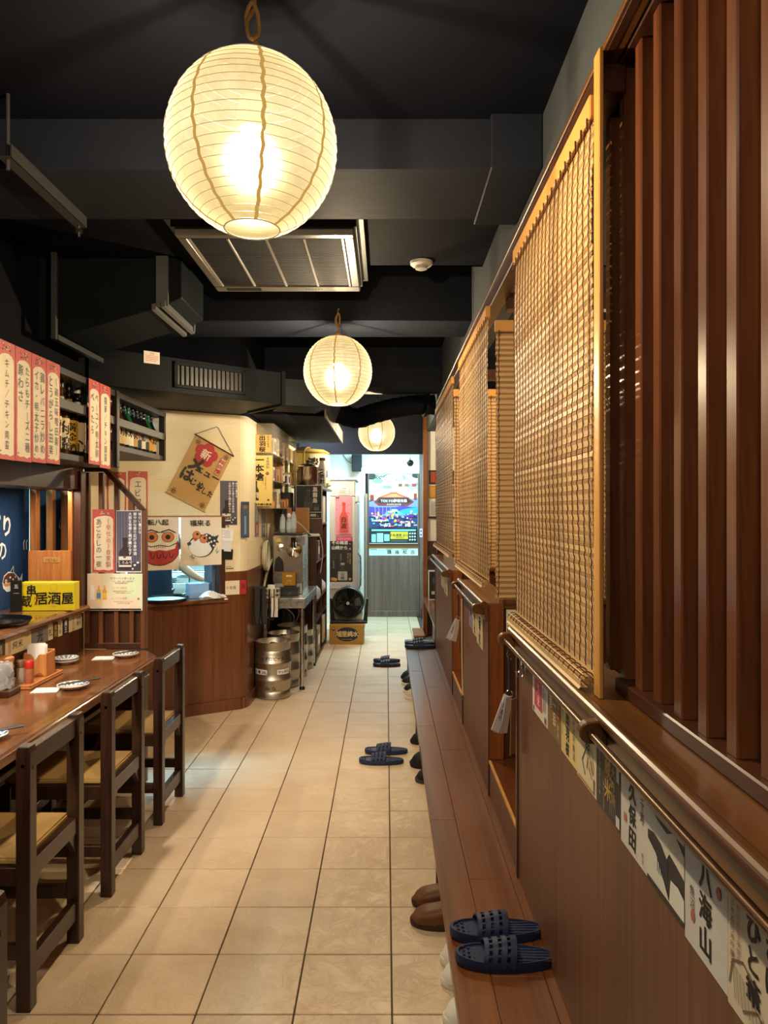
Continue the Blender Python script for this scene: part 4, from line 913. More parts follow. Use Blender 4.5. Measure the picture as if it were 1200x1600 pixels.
# ------------------------------------------------------------------ indigo door curtain in the pass-through
IND = rough_mat('indigo_cloth', '#16355e', '#1d4274', 7, .85, .2, 90)
def cloth_sheet(w, h, nx, nz, amp, ph, thick=.0018, drift=0.):
    mb = MB(); f = lambda u, v: amp*(math.sin(u*9+ph)*.6+math.sin(u*17+ph*2)*.4)*(.3+.7*v)+drift*v*math.sin(PI*u)
    vs = []; fs = []
    for k in (0, 1):
        for j in range(nz+1):
            for i in range(nx+1): vs.append((w*i/nx, -f(i/nx, j/nz)+k*thick, -h*j/nz))
    q = (nx+1)*(nz+1)
    for j in range(nz):
        for i in range(nx):
            a = j*(nx+1)+i; fs.append((a, a+1, a+nx+2, a+nx+1)); fs.append((q+a+nx+1, q+a+nx+2, q+a+1, q+a))
    for i in range(nx): fs.append((i+1, i, q+i, q+i+1)); a = nz*(nx+1)+i; fs.append((a, a+1, q+a+1, q+a))
    for j in range(nz): a = j*(nx+1); fs.append((a, a+nx+1, q+a+nx+1, q+a)); a += nx; fs.append((a+nx+1, a, q+a, q+a+nx+1))
    return mb.add(vs, fs), f
def tess(mb):
    me = mb.mesh('t'); bm = bmesh.new(); bm.from_mesh(me); bmesh.ops.triangulate(bm, faces=bm.faces)
    for _ in range(6):
        es = [e for e in bm.edges if e.calc_length() > .014]
        if not es: break
        bmesh.ops.subdivide_edges(bm, edges=es, cuts=1, use_grid_fill=False); bmesh.ops.triangulate(bm, faces=bm.faces)
    q = MB(); q.m = mb.m; q.v = [tuple(v.co) for v in bm.verts]; bm.verts.index_update(); q.f = [[v.index for v in f.verts] for f in bm.faces]; q.mi = [f.material_index for f in bm.faces]; bm.free(); bpy.data.meshes.remove(me); return q
def drape(items, w, h, f):
    """prints that follow the cloth: the flat print is moved onto its folds"""
    mb = tess(print_mesh(items, w, h)); mb.v = [(x, -f(min(max(x/w, 0), 1), 1-min(max(y/h, 0), 1))-.0008-z*1.5, y-h) for x, y, z in mb.v]; return mb
WB = '#dfeaf2'; FB = '#5a3428'; FT = '#c88a4a'
def fish(cx, cy, s, a):
    e = lambda px, py: (cx+px*s/a, cy+py*s)
    return [('p', [e(-1.05, .0), e(-.85, .42), e(-.3, .62), e(.4, .55), e(.95, .2), e(1.25, .05), e(1.0, -.35), e(.3, -.62), e(-.5, -.62), e(-.95, -.35)], WB), ('p', [e(-.98, .05), e(-.8, .36), e(-.3, .55), e(.4, .48), e(.9, .16), e(1.0, -.05), e(-.9, -.08)], FB),
            ('p', [e(-.95, -.1), e(1.0, -.08), e(.7, -.28), e(-.7, -.28)], FT), ('p', [e(-.7, -.3), e(.7, -.3), e(.25, -.55), e(-.45, -.55)], '#cfe0ea'),
            ('p', [e(-.1, .58), e(.35, .98), e(.4, .52)], WB), ('p', [e(-.02, .58), e(.3, .88), e(.33, .54)], '#243e64'), ('p', [e(1.2, .05), e(1.55, .4), e(1.5, -.3)], WB), ('e', cx-.62*s/a, cy+.05*s, .13*s/a, .13*s, WB), ('e', cx-.62*s/a, cy+.05*s, .06*s/a, .06*s, K),
            ('e', cx-.1*s/a, cy+.25*s, .1*s/a, .07*s, WB), ('e', cx+.25*s/a, cy+.1*s, .09*s/a, .06*s, WB), ('e', cx+.55*s/a, cy+.22*s, .07*s/a, .05*s, WB)]
nor = thing('indigo_curtain', 'dark blue door curtain printed with fish and white kana behind the pass-through bars', 'curtain', (-2.10, 2.66, 1.72), PI/2)
def panel(x0, w, items, ph):
    mb, f = cloth_sheet(w, .74, 70, 16, .008, ph); o = mb.build('cloth_panel', IND, nor, 0, True, 1, (x0, 0, 0)); drape(items, w, .74, f).build('printed_fish', None, o)
panel(0, 1.62, [('t', 'かっぽり', .72, .64, .17, WB, dict(b=.03)), ('t', 'の', .80, .46, .16, WB, dict(b=.02))]+fish(.86, .22, .12, 1.62/.74)+[('l', [(.955, .45), (.952, .5), (.96, .52)], .012, WB), ('l', [(.975, .45), (.972, .5), (.98, .52)], .012, WB)], .4)
panel(1.655, .66, fish(.62, .63, .085, .66/.74)+[('l', [(.2, .42), (.3, .44), (.32, .38), (.22, .36)], .014, WB), ('l', [(.5, .36), (.6, .38), (.64, .3)], .014, WB), ('l', [(.1, .3), (.2, .33), (.28, .26)], .014, WB)], 1.9)
MB().tube([(-.1, .0, .004), (2.5, .0, .004)], .009, 10).build('curtain_rod', W_BAR, nor)
# ------------------------------------------------------------------ bottle shelf over the ledge, menu strips
sh = thing('bottle_shelf', 'dark wooden wall shelf with rails holding sake bottles, upper left', 'shelf')
bx(-1.735, 1.6, 1.775, -1.50, 4.02, 1.808).build('shelf_board', W_SHELF, sh, .003)
MB().prism([(-1.86, 4.02), (-1.50, 4.02), (-1.50, 4.92), (-1.80, 4.92), (-1.99, 4.80)], (0, 0, 1.872), EX, EY, EZ*.034).build('shelf_board', W_SHELF, sh, .003)
bx(-1.735, 1.6, 2.165, -1.49, 4.92, 2.20).build('top_board', W_SHELF, sh, .003)
bx(-1.512, 3.0, 2.010, -1.490, 4.02, 2.055).build('rail', W_SHELF, sh, .002); bx(-1.512, 4.02, 2.010, -1.490, 4.92, 2.055).build('rail', W_SHELF, sh, .002)
bx(-1.51, 4.0, 1.775, -1.48, 4.04, 2.2).build('divider', W_SHELF, sh, .003)
bx(-1.80, 4.895, 1.872, -1.49, 4.92, 2.2).build('end_panel', W_SHELF, sh, .003)
bx(-1.78, 4.885, 1.91, -1.53, 4.894, 2.165).build('inner_lining', col('#b8b4ac', .7), sh)
bx(-1.745, 1.6, 1.808, -1.735, 4.02, 2.165).build('back_lining', col('#9a9080', .7), sh)
GLD = {'g': glass('green_bottle_glass', '#1f5a30', .06, .82), 'k': glass('black_bottle_glass', '#141414', .06, .97), 'b': glass('brown_bottle_glass', '#4a2814', .06, .9)}
def bottle(x, y, z, h, r, gl, lab, txt, cap, label, yw=None, group='sake bottles on the left wall shelf', neck=None):
    t = thing('sake_bottle', label, 'bottle', (x, y, z), 0, group)
    MB().lathe([(r*.9, 0), (r, .006), (r, h*.56), (r*.93, h*.62), (r*.5, h*.74), (r*.34, h*.80), (r*.31, h*.93), (r*.36, h*.94), (r*.36, h*.955)], (0, 0, 0), 18).build('glass_body', GLD[gl], t, 0, True)
    MB().lathe([(r*.40, h*.93), (r*.40, h*.995), (r*.36, h)], (0, 0, 0), 14).build('cap', col(cap, .35), t, 0, True)
    # wrap label facing the room (+x and towards the viewer)
    m = MB(); q = r+.0006; z0, z1 = h*.08, h*.50; N = 10; a0, a1 = -1.9, 1.2
    vs = [(q*math.cos(a0+(a1-a0)*i/N), q*math.sin(a0+(a1-a0)*i/N), zz) for zz in (z0, z1) for i in range(N+1)]
    m.add(vs, [(i, i+1, N+2+i, N+1+i) for i in range(N)]).build('label_paper', col(lab, .6), t)
    V, F = text_polys(txt, h*.42/max(len(txt), 2), True, .03, 1, .05); aa = -.75
    MB().add([((r+.0012)*math.cos(aa+px/r), (r+.0012)*math.sin(aa+px/r), z1-.01+py*.95) for px, py in V], F).build('lettering', col(yw or K), t)
    if neck: MB().lathe([(r*.97, h*.60), (r*.54, h*.735), (r*.37, h*.80)], (0, 0, .0012), 18, 'z', False).build('neck_paper', col(neck, .6), t, 0, True)
    return t
rows = [(3.36, 'g', '#e4d8b8', '緑', '#18301c', None), (3.45, 'b', '#e6dab8', '雪国', '#2a0e0a', '#d8c890'), (3.535, 'b', '#dccba6', '梅錦', '#161616', '#c8b478'), (3.63, 'k', '#d8a828', '黄金酒', '#141418', '#b09448'), (3.73, 'k', '#d0bc94', '一心', '#e8e4dc', '#cfc8a8'), (3.82, 'g', '#d8d0b0', '千代', '#207038', '#c8d0a8')]
nm = ['green', 'brown', 'dark brown', 'gold labelled black', 'black', 'bright green']
for (y, g_, l_, tx, cp, nk), s in zip(rows, nm):
    bottle(-1.585, y, 1.808, .355, .042, g_, l_, tx, cp, s+' large sake bottle left of the two narrow menu strips', None, 'large sake bottles on the near shelf', nk)
r2 = [('k', '#1a1a1e', '黒', '#d8d4c8', '#dcd8d0'), ('k', '#cfb070', '九平次', '#141414', None), ('b', '#d8c48c', '梅', '#1a1a1a', None), ('k', '#dccfa4', '米', '#101010', None), ('g', '#e0dcc8', '澤', '#1c5030', None), ('k', '#b8925a', '泉', '#101014', None), ('k', '#26262a', '紫', '#101014', '#c0b8a8'), ('k', '#e0dac4', '龍', '#101014', None), ('k', '#3a3a34', '松', '#101014', '#d8d0c0'), ('g', '#d89a20', '天', '#1c6a38', None), ('k', '#c8b47a', '菊', '#281a10', None)]
cnm = ['first, with a white cap', 'second, broad tan label', 'third, pale yellow label', 'fourth, cream label', 'fifth, green glass', 'sixth, brown paper label', 'seventh, black label', 'eighth, white label', 'ninth, dark label', 'tenth, orange label and green cap', 'last, at the shelf end']
for i, ((g_, l_, tx, cp, yw), s) in enumerate(zip(r2, cnm)):
    bottle(-1.565, 4.11+.073*i, 1.907, .262, .034, g_, l_, tx, cp, 'sake bottle on the far shelf section, '+s+' from the left', yw, 'sake bottles on the far shelf section')
PK = '#c8504c'; CRM = '#ecdfc4'
def strip(name, O, U, w, h, cols_, label, group, red=None, st=None):
    wob = random.Random(label)
    L = [(.07+.025*wob.random(), .05+.8*i/12) for i in range(13)]; Rr = [(.93-.025*wob.random(), .05+.8*i/12) for i in range(13)]
    top = [(.80, .885), (.6, .90), (.4, .895), (.2, .88)]
    it = [('p', L[:1]+[(.3, .035), (.5, .045), (.7, .03)]+Rr+top+list(reversed(L[1:])), CRM)]
    for i in range(16): it.append(('e', .28+.44*wob.random(), .915+.065*wob.random(), .04, .006, '#7a6038' if i % 2 else '#e8b8a8'))
    n = len(cols_)
    for i, c in enumerate(cols_):
        txt, cc = (c, '#3a3c48') if isinstance(c, str) else c
        sz = min(.78/max(len(txt), 3)/1.05, .62/n*w/h*1.25); it.append(('t', txt, .5+(n-1-2*i)*.21*(1 if n > 1 else 0), .86, sz, cc, dict(v=True, j=.09, sx=.9)))
    it.append(('t', '★', .14, .07, .03, '#2a2a2a'))
    return poster('menu_strip', label, 'menu strip', O, U, EZ, w, h, PK, it, group, .0015)
SG1 = 'pink bordered paper menu strips on the bottle shelf'
sx = -1.478
for (y0, y1, z0, cs, lb) in [(2.50, 2.628, 1.735, ['唐揚げ', 'ポテト'], 'outermost pink bordered menu strip beyond the left picture edge'), (2.632, 2.76, 1.735, ['焼うどん'], 'pink menu strip just outside the left picture edge'), (2.764, 2.895, 1.737, ['キムチ／チキン南蛮'], 'pink menu strip cut by the left picture edge'), (2.90, 3.028, 1.738, ['たらもチーズ二種', '豚わさ'], 'second pink menu strip from the left edge, sparse writing'), (3.032, 3.160, 1.742, ['鶏レバニラ炒め', 'イカ・明太子炒め'], 'third pink menu strip from the left edge, two dense columns'), (3.164, 3.293, 1.746, ['（鶏玉味噌田楽）', 'とうがらし田楽'], 'fourth pink menu strip, with a circled word, left of the big bottles'), (3.615, 3.75, 1.772, ['ベーコン明太卵', 'べったら'], 'pink menu strip between the bottle groups, left of a pair'), (3.755, 3.897, 1.76, ['揚豚／チキン南蛮'], 'pink menu strip between the bottle groups, right of a pair')]:
    strip('menu_strip', (sx, y0, z0), EY, y1-y0, 2.197-z0, cs, lb, SG1)
def wallstrip(u, z0, w_, h_, cs, lb): strip('menu_strip', onwall(u, z0, .003), AE, w_, h_, cs, lb, 'pink menu strips on the cream wall behind the screen')
wallstrip(-1.115, 1.365, .115, .44, ['（鰹）', '酢物'], 'pink strip on the cream wall behind the left slats of the screen')
wallstrip(-.985, 1.40, .13, .41, ['（揚玉胡椒炒）'], 'pink strip on the cream wall behind the middle slats of the screen')
wallstrip(-.84, 1.40, .135, .42, ['エビフライ'], 'pink strip on the cream wall behind the right slats of the screen')
# ------------------------------------------------------------------ slatted screen at the counter end
sc = thing('slatted_screen', 'dark wooden slatted screen with a sloped top at the end of the counter', 'screen', (0, 4.18, .741))
zt = lambda x: 1.045 if x < -1.62 else 1.045-(x+1.62)*(.245/.235)
for i, x in enumerate((-1.735, -1.655, -1.566, -1.478)):
    h = zt(x)-.03; bx(x, .0, .03, x+.026, .030, h).build('slat', W_SCREEN, sc, .003)
bx(-1.412, -.004, 0, -1.38, .034, .80).build('end_stile', W_SCREEN, sc, .003)
bx(-1.735, -.002, 0, -1.40, .032, .035).build('bottom_rail', W_DARK, sc, .003)
MB().prism([(-1.735, 1.02), (-1.625, 1.02), (-1.405, .785), (-1.385, .80), (-1.615, 1.05), (-1.735, 1.05)], (0, .034, 0), EX, EZ, (0, -.040, 0)).build('sloped_rail', W_DARK, sc, .003)
bx(-1.735, .032, .0, -1.385, .040, .30).build('back_panel', W_DARKV, sc)
def spost(name, x0, z0, w_, h_, c, it, lb, cat='poster', y=4.168): return poster(name, lb, cat, (x0, y, z0), EX, EZ, w_, h_, c, it)
strip('menu_strip', (-1.684, 4.168, 1.182), EX, .130, .362, [('（辛仕込）自家製', '#b84848'), 'あごなしの一夜'], 'pink strip with kana on the front of the slatted screen', 'pink menu strip on the screen front')
btl = lambda cx, b, s, w, c, lb, cap: [('p', [(cx-.5*w, b), (cx+.5*w, b), (cx+.5*w, b+.55*s), (cx+.18*w, b+.72*s), (cx+.18*w, b+s), (cx-.18*w, b+s), (cx-.18*w, b+.72*s), (cx-.5*w, b+.55*s)], c), ('r', cx-.5*w, b+.08*s, cx+.5*w, b+.42*s, lb), ('r', cx-.2*w, b+.9*s, cx+.2*w, b+1.02*s, cap)]
def dusk(w_=1):
    it = [('r', .02, .02, .98, .99, '#55526a'), ('r', .02, .02, .98, .16, '#3a3240')]
    for i in range(16): it.append(('r', .04+.058*i, .17, .055+.058*i, .99, '#77748e' if i % 2 else '#494660'))
    it += btl(.36, .05, .50, .50, '#241a1c', '#d8d4d4', '#1a1416')+[('r', .12, .12, .60, .20, '#1c1416'), ('t', 'くろみや', .36, .16, .06, '#e8e0d8'), ('e', .34, .25, .06, .02, '#5a5a60')]
    it += [('t', '味わい豊かな\n華やかな香り広がる食中酒\n大胆な発想と麹が織りなす', .75, .97, .055, '#f0eef2', dict(v=True, b=.02, cg=1.45)), ('e', .86, .16, .05, .017, '#e8e4ea'), ('e', .74, .12, .05, .017, '#e8e4ea'), ('e', .66, .06, .04, .014, '#e8e4ea')]
    return it
spost('bottle_poster', -1.548, 1.182, .146, .356, '#e4e2e6', dusk(), 'violet poster of a dark bottle on the front of the slatted screen')
pi = [('r', .02, .07, .28, .98, '#ecd2b4'), ('r', .28, .07, .98, .98, '#e6dfc0'), ('p', [(.6, .07), (.98, .07), (.98, .98), (.8, .98)], '#dbe6c0'), ('p', [(.3, .07), (.98, .07), (.9, .3), (.3, .3)], '#efd9c4'), ('r', .02, .01, .98, .055, '#1e1c1c')]
pi += [('p', [(.05, .3), (.14, .3), (.13, .62), (.12, .68), (.07, .68), (.06, .62)], '#f0ece6')]+btl(.21, .3, .42, .075, '#d8a860', '#4a88b8', '#e8e0d0')+btl(.315, .3, .42, .075, '#e0a828', '#e8c050', '#f0e8d0')
pi += [('t', 'サワーハイボール９', .64, .87, .075, '#5aa0b8', dict(b=.02)), ('t', 'レモン・蜜柑・柚子の国産果実', .64, .79, .042, '#6a6450'), ('t', '無添加炭酸割飲料', .62, .74, .042, '#6a6450'), ('t', 'ソーダで爽快', .58, .61, .07, '#b8b088'), ('t', '自家製の果実酒を使用しています\n店員までお尋ねください', .66, .50, .038, '#7a7464'), ('t', 'ロックで濃厚', .58, .33, .07, '#d89a90'), ('t', '氷と共にお楽しみくださいませ\n本日のおすすめ各種', .66, .22, .038, '#7a7464'), ('e', .93, .32, .02, .03, '#d05858'), ('t', 'カシス・ウーロン・抹茶', .5, .033, .03, '#c8c4c0')]
spost('drinks_menu', -1.712, .964, .316, .212, '#e8e4d8', pi, 'pale printed drinks menu with two bottles, lowest sheet on the slatted screen', 'menu', 4.164)
poster('label_card', 'pale card tucked behind the slats left of the drinks menu', 'label card', onwall(-1.13, .93), AE, EZ, .12, .16, '#cfc7b4', [('t', '酒', .5, .6, .4, K)])
# ------------------------------------------------------------------ angled wall: scroll, short curtain, notices
KR = rough_mat('kraft_cloth', '#c09a62', '#cba86e', 8, .8, .15, 120)
ang = math.radians(-27)
su = AE*math.cos(ang)+EZ*math.sin(ang); sv = -AE*math.sin(ang)+EZ*math.cos(ang)
so = onwall(-.571, 1.672, .008)
ws, hs = .318, .485
hsh = lambda x, y, a=1.53: [('l', [(x-.07, y-.015), (x+.07, y-.015)], .009, K), ('l', [(x-.07, y+.012), (x+.07, y+.012)], .009, K), ('l', [(x-.018, y-.05), (x-.018, y+.05)], .009, K), ('l', [(x+.022, y-.05), (x+.022, y+.05)], .009, K)]
def flower(cx, cy, r, a): return [('e', cx+r*.62*math.cos(PI/2+k*2*PI/5)*a, cy+r*.62*math.sin(PI/2+k*2*PI/5), r*.55*a, r*.55, '#b8242c') for k in range(5)]+[('e', cx, cy, r*.6*a, r*.6, '#b8242c')]
it = hsh(.12, .92)+hsh(.88, .92)+hsh(.12, .07)+hsh(.88, .07)+flower(.42, .80, .165, 1.53)+[('t', '新', .42, .80, .17, '#f0e4d4', dict(b=.02)), ('t', 'メ', .32, .60, .26, K, dict(b=.06)), ('t', 'ニュー', .66, .55, .125, K, dict(b=.04, sx=1.15)), ('t', 'は', .24, .39, .22, K, dict(b=.045)), ('t', 'じめ', .54, .335, .12, K, dict(b=.03)), ('t', 'ました', .78, .285, .115, K, dict(b=.03, j=.1, sx=.85)), ('r', .78, .60, .92, .88, '#8a6a4a'), ('r', .795, .61, .905, .87, '#e8d8c0'), ('t', '味自慢', .85, .865, .08, '#b83028', dict(v=True, b=.04))]
scr = poster('wall_scroll', 'tan cloth scroll hanging askew on the cream wall, red flower and black kana', 'scroll', so, su, sv, ws, hs, '#c8a468', it, None, .003, KR)
MB().tube([(-.012, hs, .004), (ws+.012, hs, .004)], .005, 8).build('top_rod', col('#3a2a1c'), scr)
MB().tube([(-.008, 0, .002), (ws+.008, 0, .002)], .004, 8).build('bottom_hem', KR, scr)
iv = basis(so, su, sv).inverted()
pk = iv @ onwall(-.182, 2.168, .012); MB().tube([(-.01, hs, .008), tuple(pk-Vector((.012, 0, 0))), tuple(pk), (ws+.01, hs, .008)], .0025, 6).build('hanging_cord', BLACK, scr)
CLO = rough_mat('cream_cloth', '#e6d6c0', '#efe2d0', 6, .85, .2, 110)
nc = thing('short_curtain', 'cream split door curtain with red doll and blowfish prints over the kitchen hatch', 'curtain', onwall(-.855, 1.490, .02), math.atan2(AE.y, AE.x))
def npanel(x0, w_, h_, items, ph, dr):
    mb, f = cloth_sheet(w_, h_, 44, 14, .004, ph, .0015, dr); o = mb.build('cloth_panel', CLO, nc, 0, True, 1, (x0, 0, 0)); drape(items, w_, h_, f).build('printed_picture', None, o)
OR = '#d8824a'
daruma = [('e', .62, .40, .40, .32, '#1a1618'), ('e', .62, .40, .385, .305, '#b83834'), ('p', [(.26, .56), (.32, .40), (.5, .36), (.62, .38), (.74, .36), (.92, .40), (.97, .56), (.85, .70), (.38, .70)], '#f2e8dc')]
for cx in (.47, .78): daruma += [('e', cx, .62, .125, .10, K), ('e', cx, .62, .115, .092, OR), ('e', cx, .62, .05, .045, K)]
daruma += [('l', [(.32, .70), (.45, .76), (.58, .72)], .02, K), ('l', [(.66, .72), (.8, .76), (.93, .70)], .02, K), ('l', [(.3, .50), (.45, .44), (.62, .47), (.8, .44), (.95, .5)], .014, K)] + [('l', [(.44+.12*i, .34), (.46+.12*i, .24), (.5+.12*i, .22), (.53+.12*i, .30)], .014, '#3a1414') for i in range(4)] + [('l', [(.52+.04*i, .455), (.52+.04*i, .42)], .008, K) for i in range(6)] + [('t', '七転八起', .52, .90, .12, K, dict(b=.02, j=.08, sx=1.1))]
npanel(0, .372, .388, daruma, .3, .004)
fug = [('e', .50, .40, .32, .235, '#20303a'), ('e', .48, .385, .29, .205, '#f0eee8'), ('p', [(.45, .60), (.62, .66), (.80, .60), (.86, .42), (.78, .30), (.70, .42), (.55, .52)], '#24343e'), ('p', [(.80, .58), (.93, .62), (.88, .52), (.94, .46), (.84, .46)], '#24343e'), ('e', .38, .62, .10, .088, '#7a3820'), ('e', .38, .62, .09, .08, OR), ('e', .40, .645, .03, .026, K), ('e', .55, .54, .10, .088, '#7a3820'), ('e', .55, .54, .09, .08, OR), ('e', .57, .56, .03, .026, K), ('e', .35, .535, .045, .032, '#b84838'), ('e', .2, .45, .05, .035, '#3a4a54')]
for a, b in ((.62, .62), (.70, .56), (.76, .62), (.74, .48), (.82, .50), (.68, .46), (.80, .40)): fug.append(('e', a, b, .025, .022, '#f0eee8'))
fug += [('p', [(.84, .3), (.9, .38), (.88, .28), (.95, .3), (.87, .22)], '#9ab098'), ('p', [(.22, .2), (.28, .24), (.3, .17), (.36, .2), (.3, .12)], '#9ab098'), ('t', '福来る', .47, .87, .13, K, dict(b=.02, j=.08, sx=1.15))]
npanel(.385, .312, .365, fug, 2.1, .003)
MB().tube([(-.02, .003, .003), (.715, .003, .003)], .006, 8).build('curtain_rod', W_BAR, nc)
poster('bottle_poster', 'narrow violet poster of a dark bottle on the cream wall right of the tilted scroll', 'poster', onwall(-.162, 1.425), AE, EZ, .135, .34, '#5a5670', dusk())
poster('narrow_poster', 'narrow blue grey poster at the rounded corner of the cream wall', 'poster', onwall(.0, 1.325, .02), (.75, .66, 0), EZ, .07, .28, '#3a4a66', [('r', .1, .05, .9, .9, '#4a5a7a'), ('r', .4, .1, .6, .6, '#88a0b8'), ('e', .5, .85, .3, .06, '#8a6a4a')])
for y, z, h_, c, lb in ((6.02, 1.32, .28, '#8c8a88', 'grey poster with a red picture low on the side wall, farther left one'), (6.35, 1.30, .25, '#8a8c94', 'grey narrow poster on the side wall beside the hose coil')):
    poster('narrow_poster', lb, 'poster', (-1.084, y, z), EY, EZ, .17, h_, c, [('r', .08, .05, .92, .4, '#a83838' if y < 6.2 else '#6a7078'), ('r', .3, .45, .7, .95, '#b4b8bc'), ('r', .4, .08, .6, .35, '#d8d0c0')])
cb = thing('clipboard_notes', 'white order slips on a black clip at the hatch corner', 'notes', onwall(-.172, 1.26, .01), math.atan2(AE.y, AE.x)-.03)
for i, (dx, dz, hh, c) in enumerate(((0, .0, .145, '#e6e2e2'), (.008, -.03, .16, '#dcd8d8'), (.012, .05, .09, '#efebe8'))):
    o = bx(dx, -.004-.003*i, dz, dx+.085, -.002-.003*i, dz+hh).build('slip', col(c, .7), cb); o.rotation_euler = (0, .10, 0)
MB().tube([(.02, -.012, .15), (.03, -.014, .168), (.06, -.014, .168), (.07, -.012, .148)], .003, 6).build('clip', BLACK, cb)
o = print_mesh([('l', [(.1+.15*(i % 2), .8-.14*i), (.8, .8-.14*i)], .02, '#6a6878') for i in range(5)], .085, .09).build('handwriting', None, cb); o.matrix_local = basis((.014, -.0115, .05), EX, EZ)
t = thing('black_pouch', 'black pouch hanging below the order slips', 'pouch', onwall(-.168, 1.165, .008), math.atan2(AE.y, AE.x)); o = bx(0, -.01, 0, .10, 0, .08).build('pouch_body', BLACK, t, .004); o.rotation_euler = (0, .06, 0)
poster('small_card', 'white printed card below the black pouch', 'card', onwall(-.125, 1.078, .004), AE, EZ, .075, .085, '#dccfae', [('r', .1, .1, .9, .2, '#6a6458'), ('r', .1, .3, .7, .36, '#8a8478')])
poster('paper_notice', 'cream paper notice on the wood panel under the hatch corner', 'notice', onwall(-.162, .888, .008), AE, EZ, .152, .108, '#e6dcc2', [('t', '千寿萬', .55, .5, .26, '#6a6048'), ('r', .08, .2, .1, .8, '#a89a78')])
poster('red_notice', 'red paper notice beside the cream one at the wall corner', 'notice', onwall(-.007, .886, .008), AE, EZ, .05, .112, '#b02430', [('t', '酒', .5, .55, .35, '#3a1010')])
# ------------------------------------------------------------------ kitchen seen through the hatch
t = thing('round_tray', 'round black rimmed tray with pale inside on the hatch sill', 'tray', tuple(onwall(-.57, .864, -.09)))
MB().lathe([(.16, 0), (.178, .006), (.186, .022), (.183, .024), (.176, .012), (.16, .010), (.002, .010)], (0, 0, 0), 40).build('dish', BLACKP, t, 0, True)
MB().lathe([(.160, .0105), (.158, .012), (.002, .012)], (0, 0, 0), 40, 'z', False).build('liner', col('#a8c8dc', .4), t, 0, True)
t = thing('film_box', 'clear plastic container with wrap on the hatch sill', 'container', tuple(onwall(-.29, .864, -.16)), .5)
GL = glass('clear_plastic', '#d8e8f4', .08, .45)
for a in ((-.075, -.06, 0, .075, -.058, .11), (-.075, .058, 0, .075, .06, .11), (-.075, -.06, 0, -.073, .06, .11), (.073, -.06, 0, .075, .06, .11), (-.075, -.06, 0, .075, .06, .003)): bx(*a).build('side_wall', GL, t)
bx(-.08, -.065, .106, .08, .065, .114).build('rim', GL, t, .002)
for i in range(3): MB().lathe([(.028, 0), (.032, .01), (.028, .02)], (0, 0, 0), 14).build('packet', col('#dfe8f0', .5), t, 0, True, 1, (-.035+.035*i, .01*(i-1), .004+.02*(i % 2)))
t = thing('white_towel', 'crumpled white towel lying over the right end of the hatch sill', 'towel', tuple(onwall(-.255, .864, .0)), math.atan2(AE.y, AE.x))
rings = []
for i in range(13):
    u = i/12; rings.append([(.19*u-.07, -.045*math.cos(a)*(1+.25*math.sin(7*u+3*a))+.01*math.sin(9*u)-.025, .004+max(0, (.012+.022*math.sin(PI*u)*(1-.6*u))*(1+math.sin(a))*(1+.3*math.sin(11*u+2*a)))*(.9)-(.014*max(0, u-.85)*5 if False else 0)) for a in [2*PI*k/14 for k in range(14)]])
MB().loft(rings).build('cloth', col('#eef0f2', .9), t, 0, True)
# dish rack with stacked plates, trays and packs beyond
rk = thing('kitchen_rack', 'steel kitchen rack seen through the hatch', 'rack', (-1.90, 7.35, 0), 0)
for x in (-.55, .62):
    for y in (0, .38): MB().tube([(x, y, 0), (x, y, 2.0)], .012, 8).build('post', STEEL, rk, 0, True)
zsh = [.55, .80, .92, 1.04, 1.16, 1.30]
for z in zsh: bx(-.56, -.01, z-.014, .63, .39, z).build('shelf', STEEL, rk, .003)
rr = random.Random(3); cols_ = ['#d8e4ea', '#b8d8e4', '#c8d4dc', '#8ab8c8', '#e4ecf0', '#7a9ab0']
for zi, z in enumerate(zsh[1:5]):
    x = -.52; nth = 0
    while x < .5:
        wd = rr.uniform(.09, .2); k = rr.random(); hgt = rr.uniform(.05, .085); nmz = ['bottom', 'second', 'third', 'top'][zi]
        X, Y, Z = -1.90+x+wd/2, 7.35+.10, z+.001
        nth += 1; lab = '%s shelf of the kitchen rack, %s from the left' % (nmz, ['first', 'second', 'third', 'fourth', 'fifth', 'sixth', 'seventh', 'eighth', 'ninth', 'tenth'][nth-1])
        if k < .5:
            t = thing('plate_stack', 'stack of pale dishes on the '+lab, 'dishes', (X, Y, Z), 0, 'dish stacks on the kitchen rack, '+nmz+' shelf')
            for q in range(int(hgt/.014)): MB().lathe([(wd*.3, 0), (wd*.48, .010), (wd*.48, .012), (wd*.3, .004)], (0, 0, 0), 16).build('dish', col(rr.choice(cols_), .3), t, 0, True, 1, (0, 0, .0135*q))
        else:
            t = thing('food_pack', 'pale food container on the '+lab, 'container', (X, Y, Z), 0, 'food containers on the kitchen rack, '+nmz+' shelf')
            bx(-wd/2, -.07, 0, wd/2, .08, hgt*.8).build('tub', col(rr.choice(cols_), .4), t, .006); bx(-wd/2-.004, -.075, hgt*.8, wd/2+.004, .085, hgt*.8+.012).build('lid', col(rr.choice(cols_), .4), t, .003)
        x += wd+.012
struct(bx(-4.2, 8.1, 0, -1.188, 8.2, 2.9).build('wall_kitchen_end', WHITE))
wt = thing('kitchen_counter', 'steel kitchen work counter behind the hatch', 'counter', (0, 0, 0))
def ow(u0, d0, z0, u1, d1, z1): return MB().obox(onwall(u0, z0, d0), AE*(u1-u0), AN*(d1-d0), EZ*(z1-z0))
ow(-1.2, -.56, .80, -.02, -.32, .825).build('worktop', STEEL, wt, .003); ow(-1.2, -.55, .10, -.02, -.53, .80).build('front_panel', STEEL, wt); ow(-1.2, -.55, .0, -.02, -.34, .10).build('plinth', STEEL, wt)
ow(-.19, -.30, .80, -.13, -.11, 1.485).build('hatch_reveal', col('#5a6478'), wt)
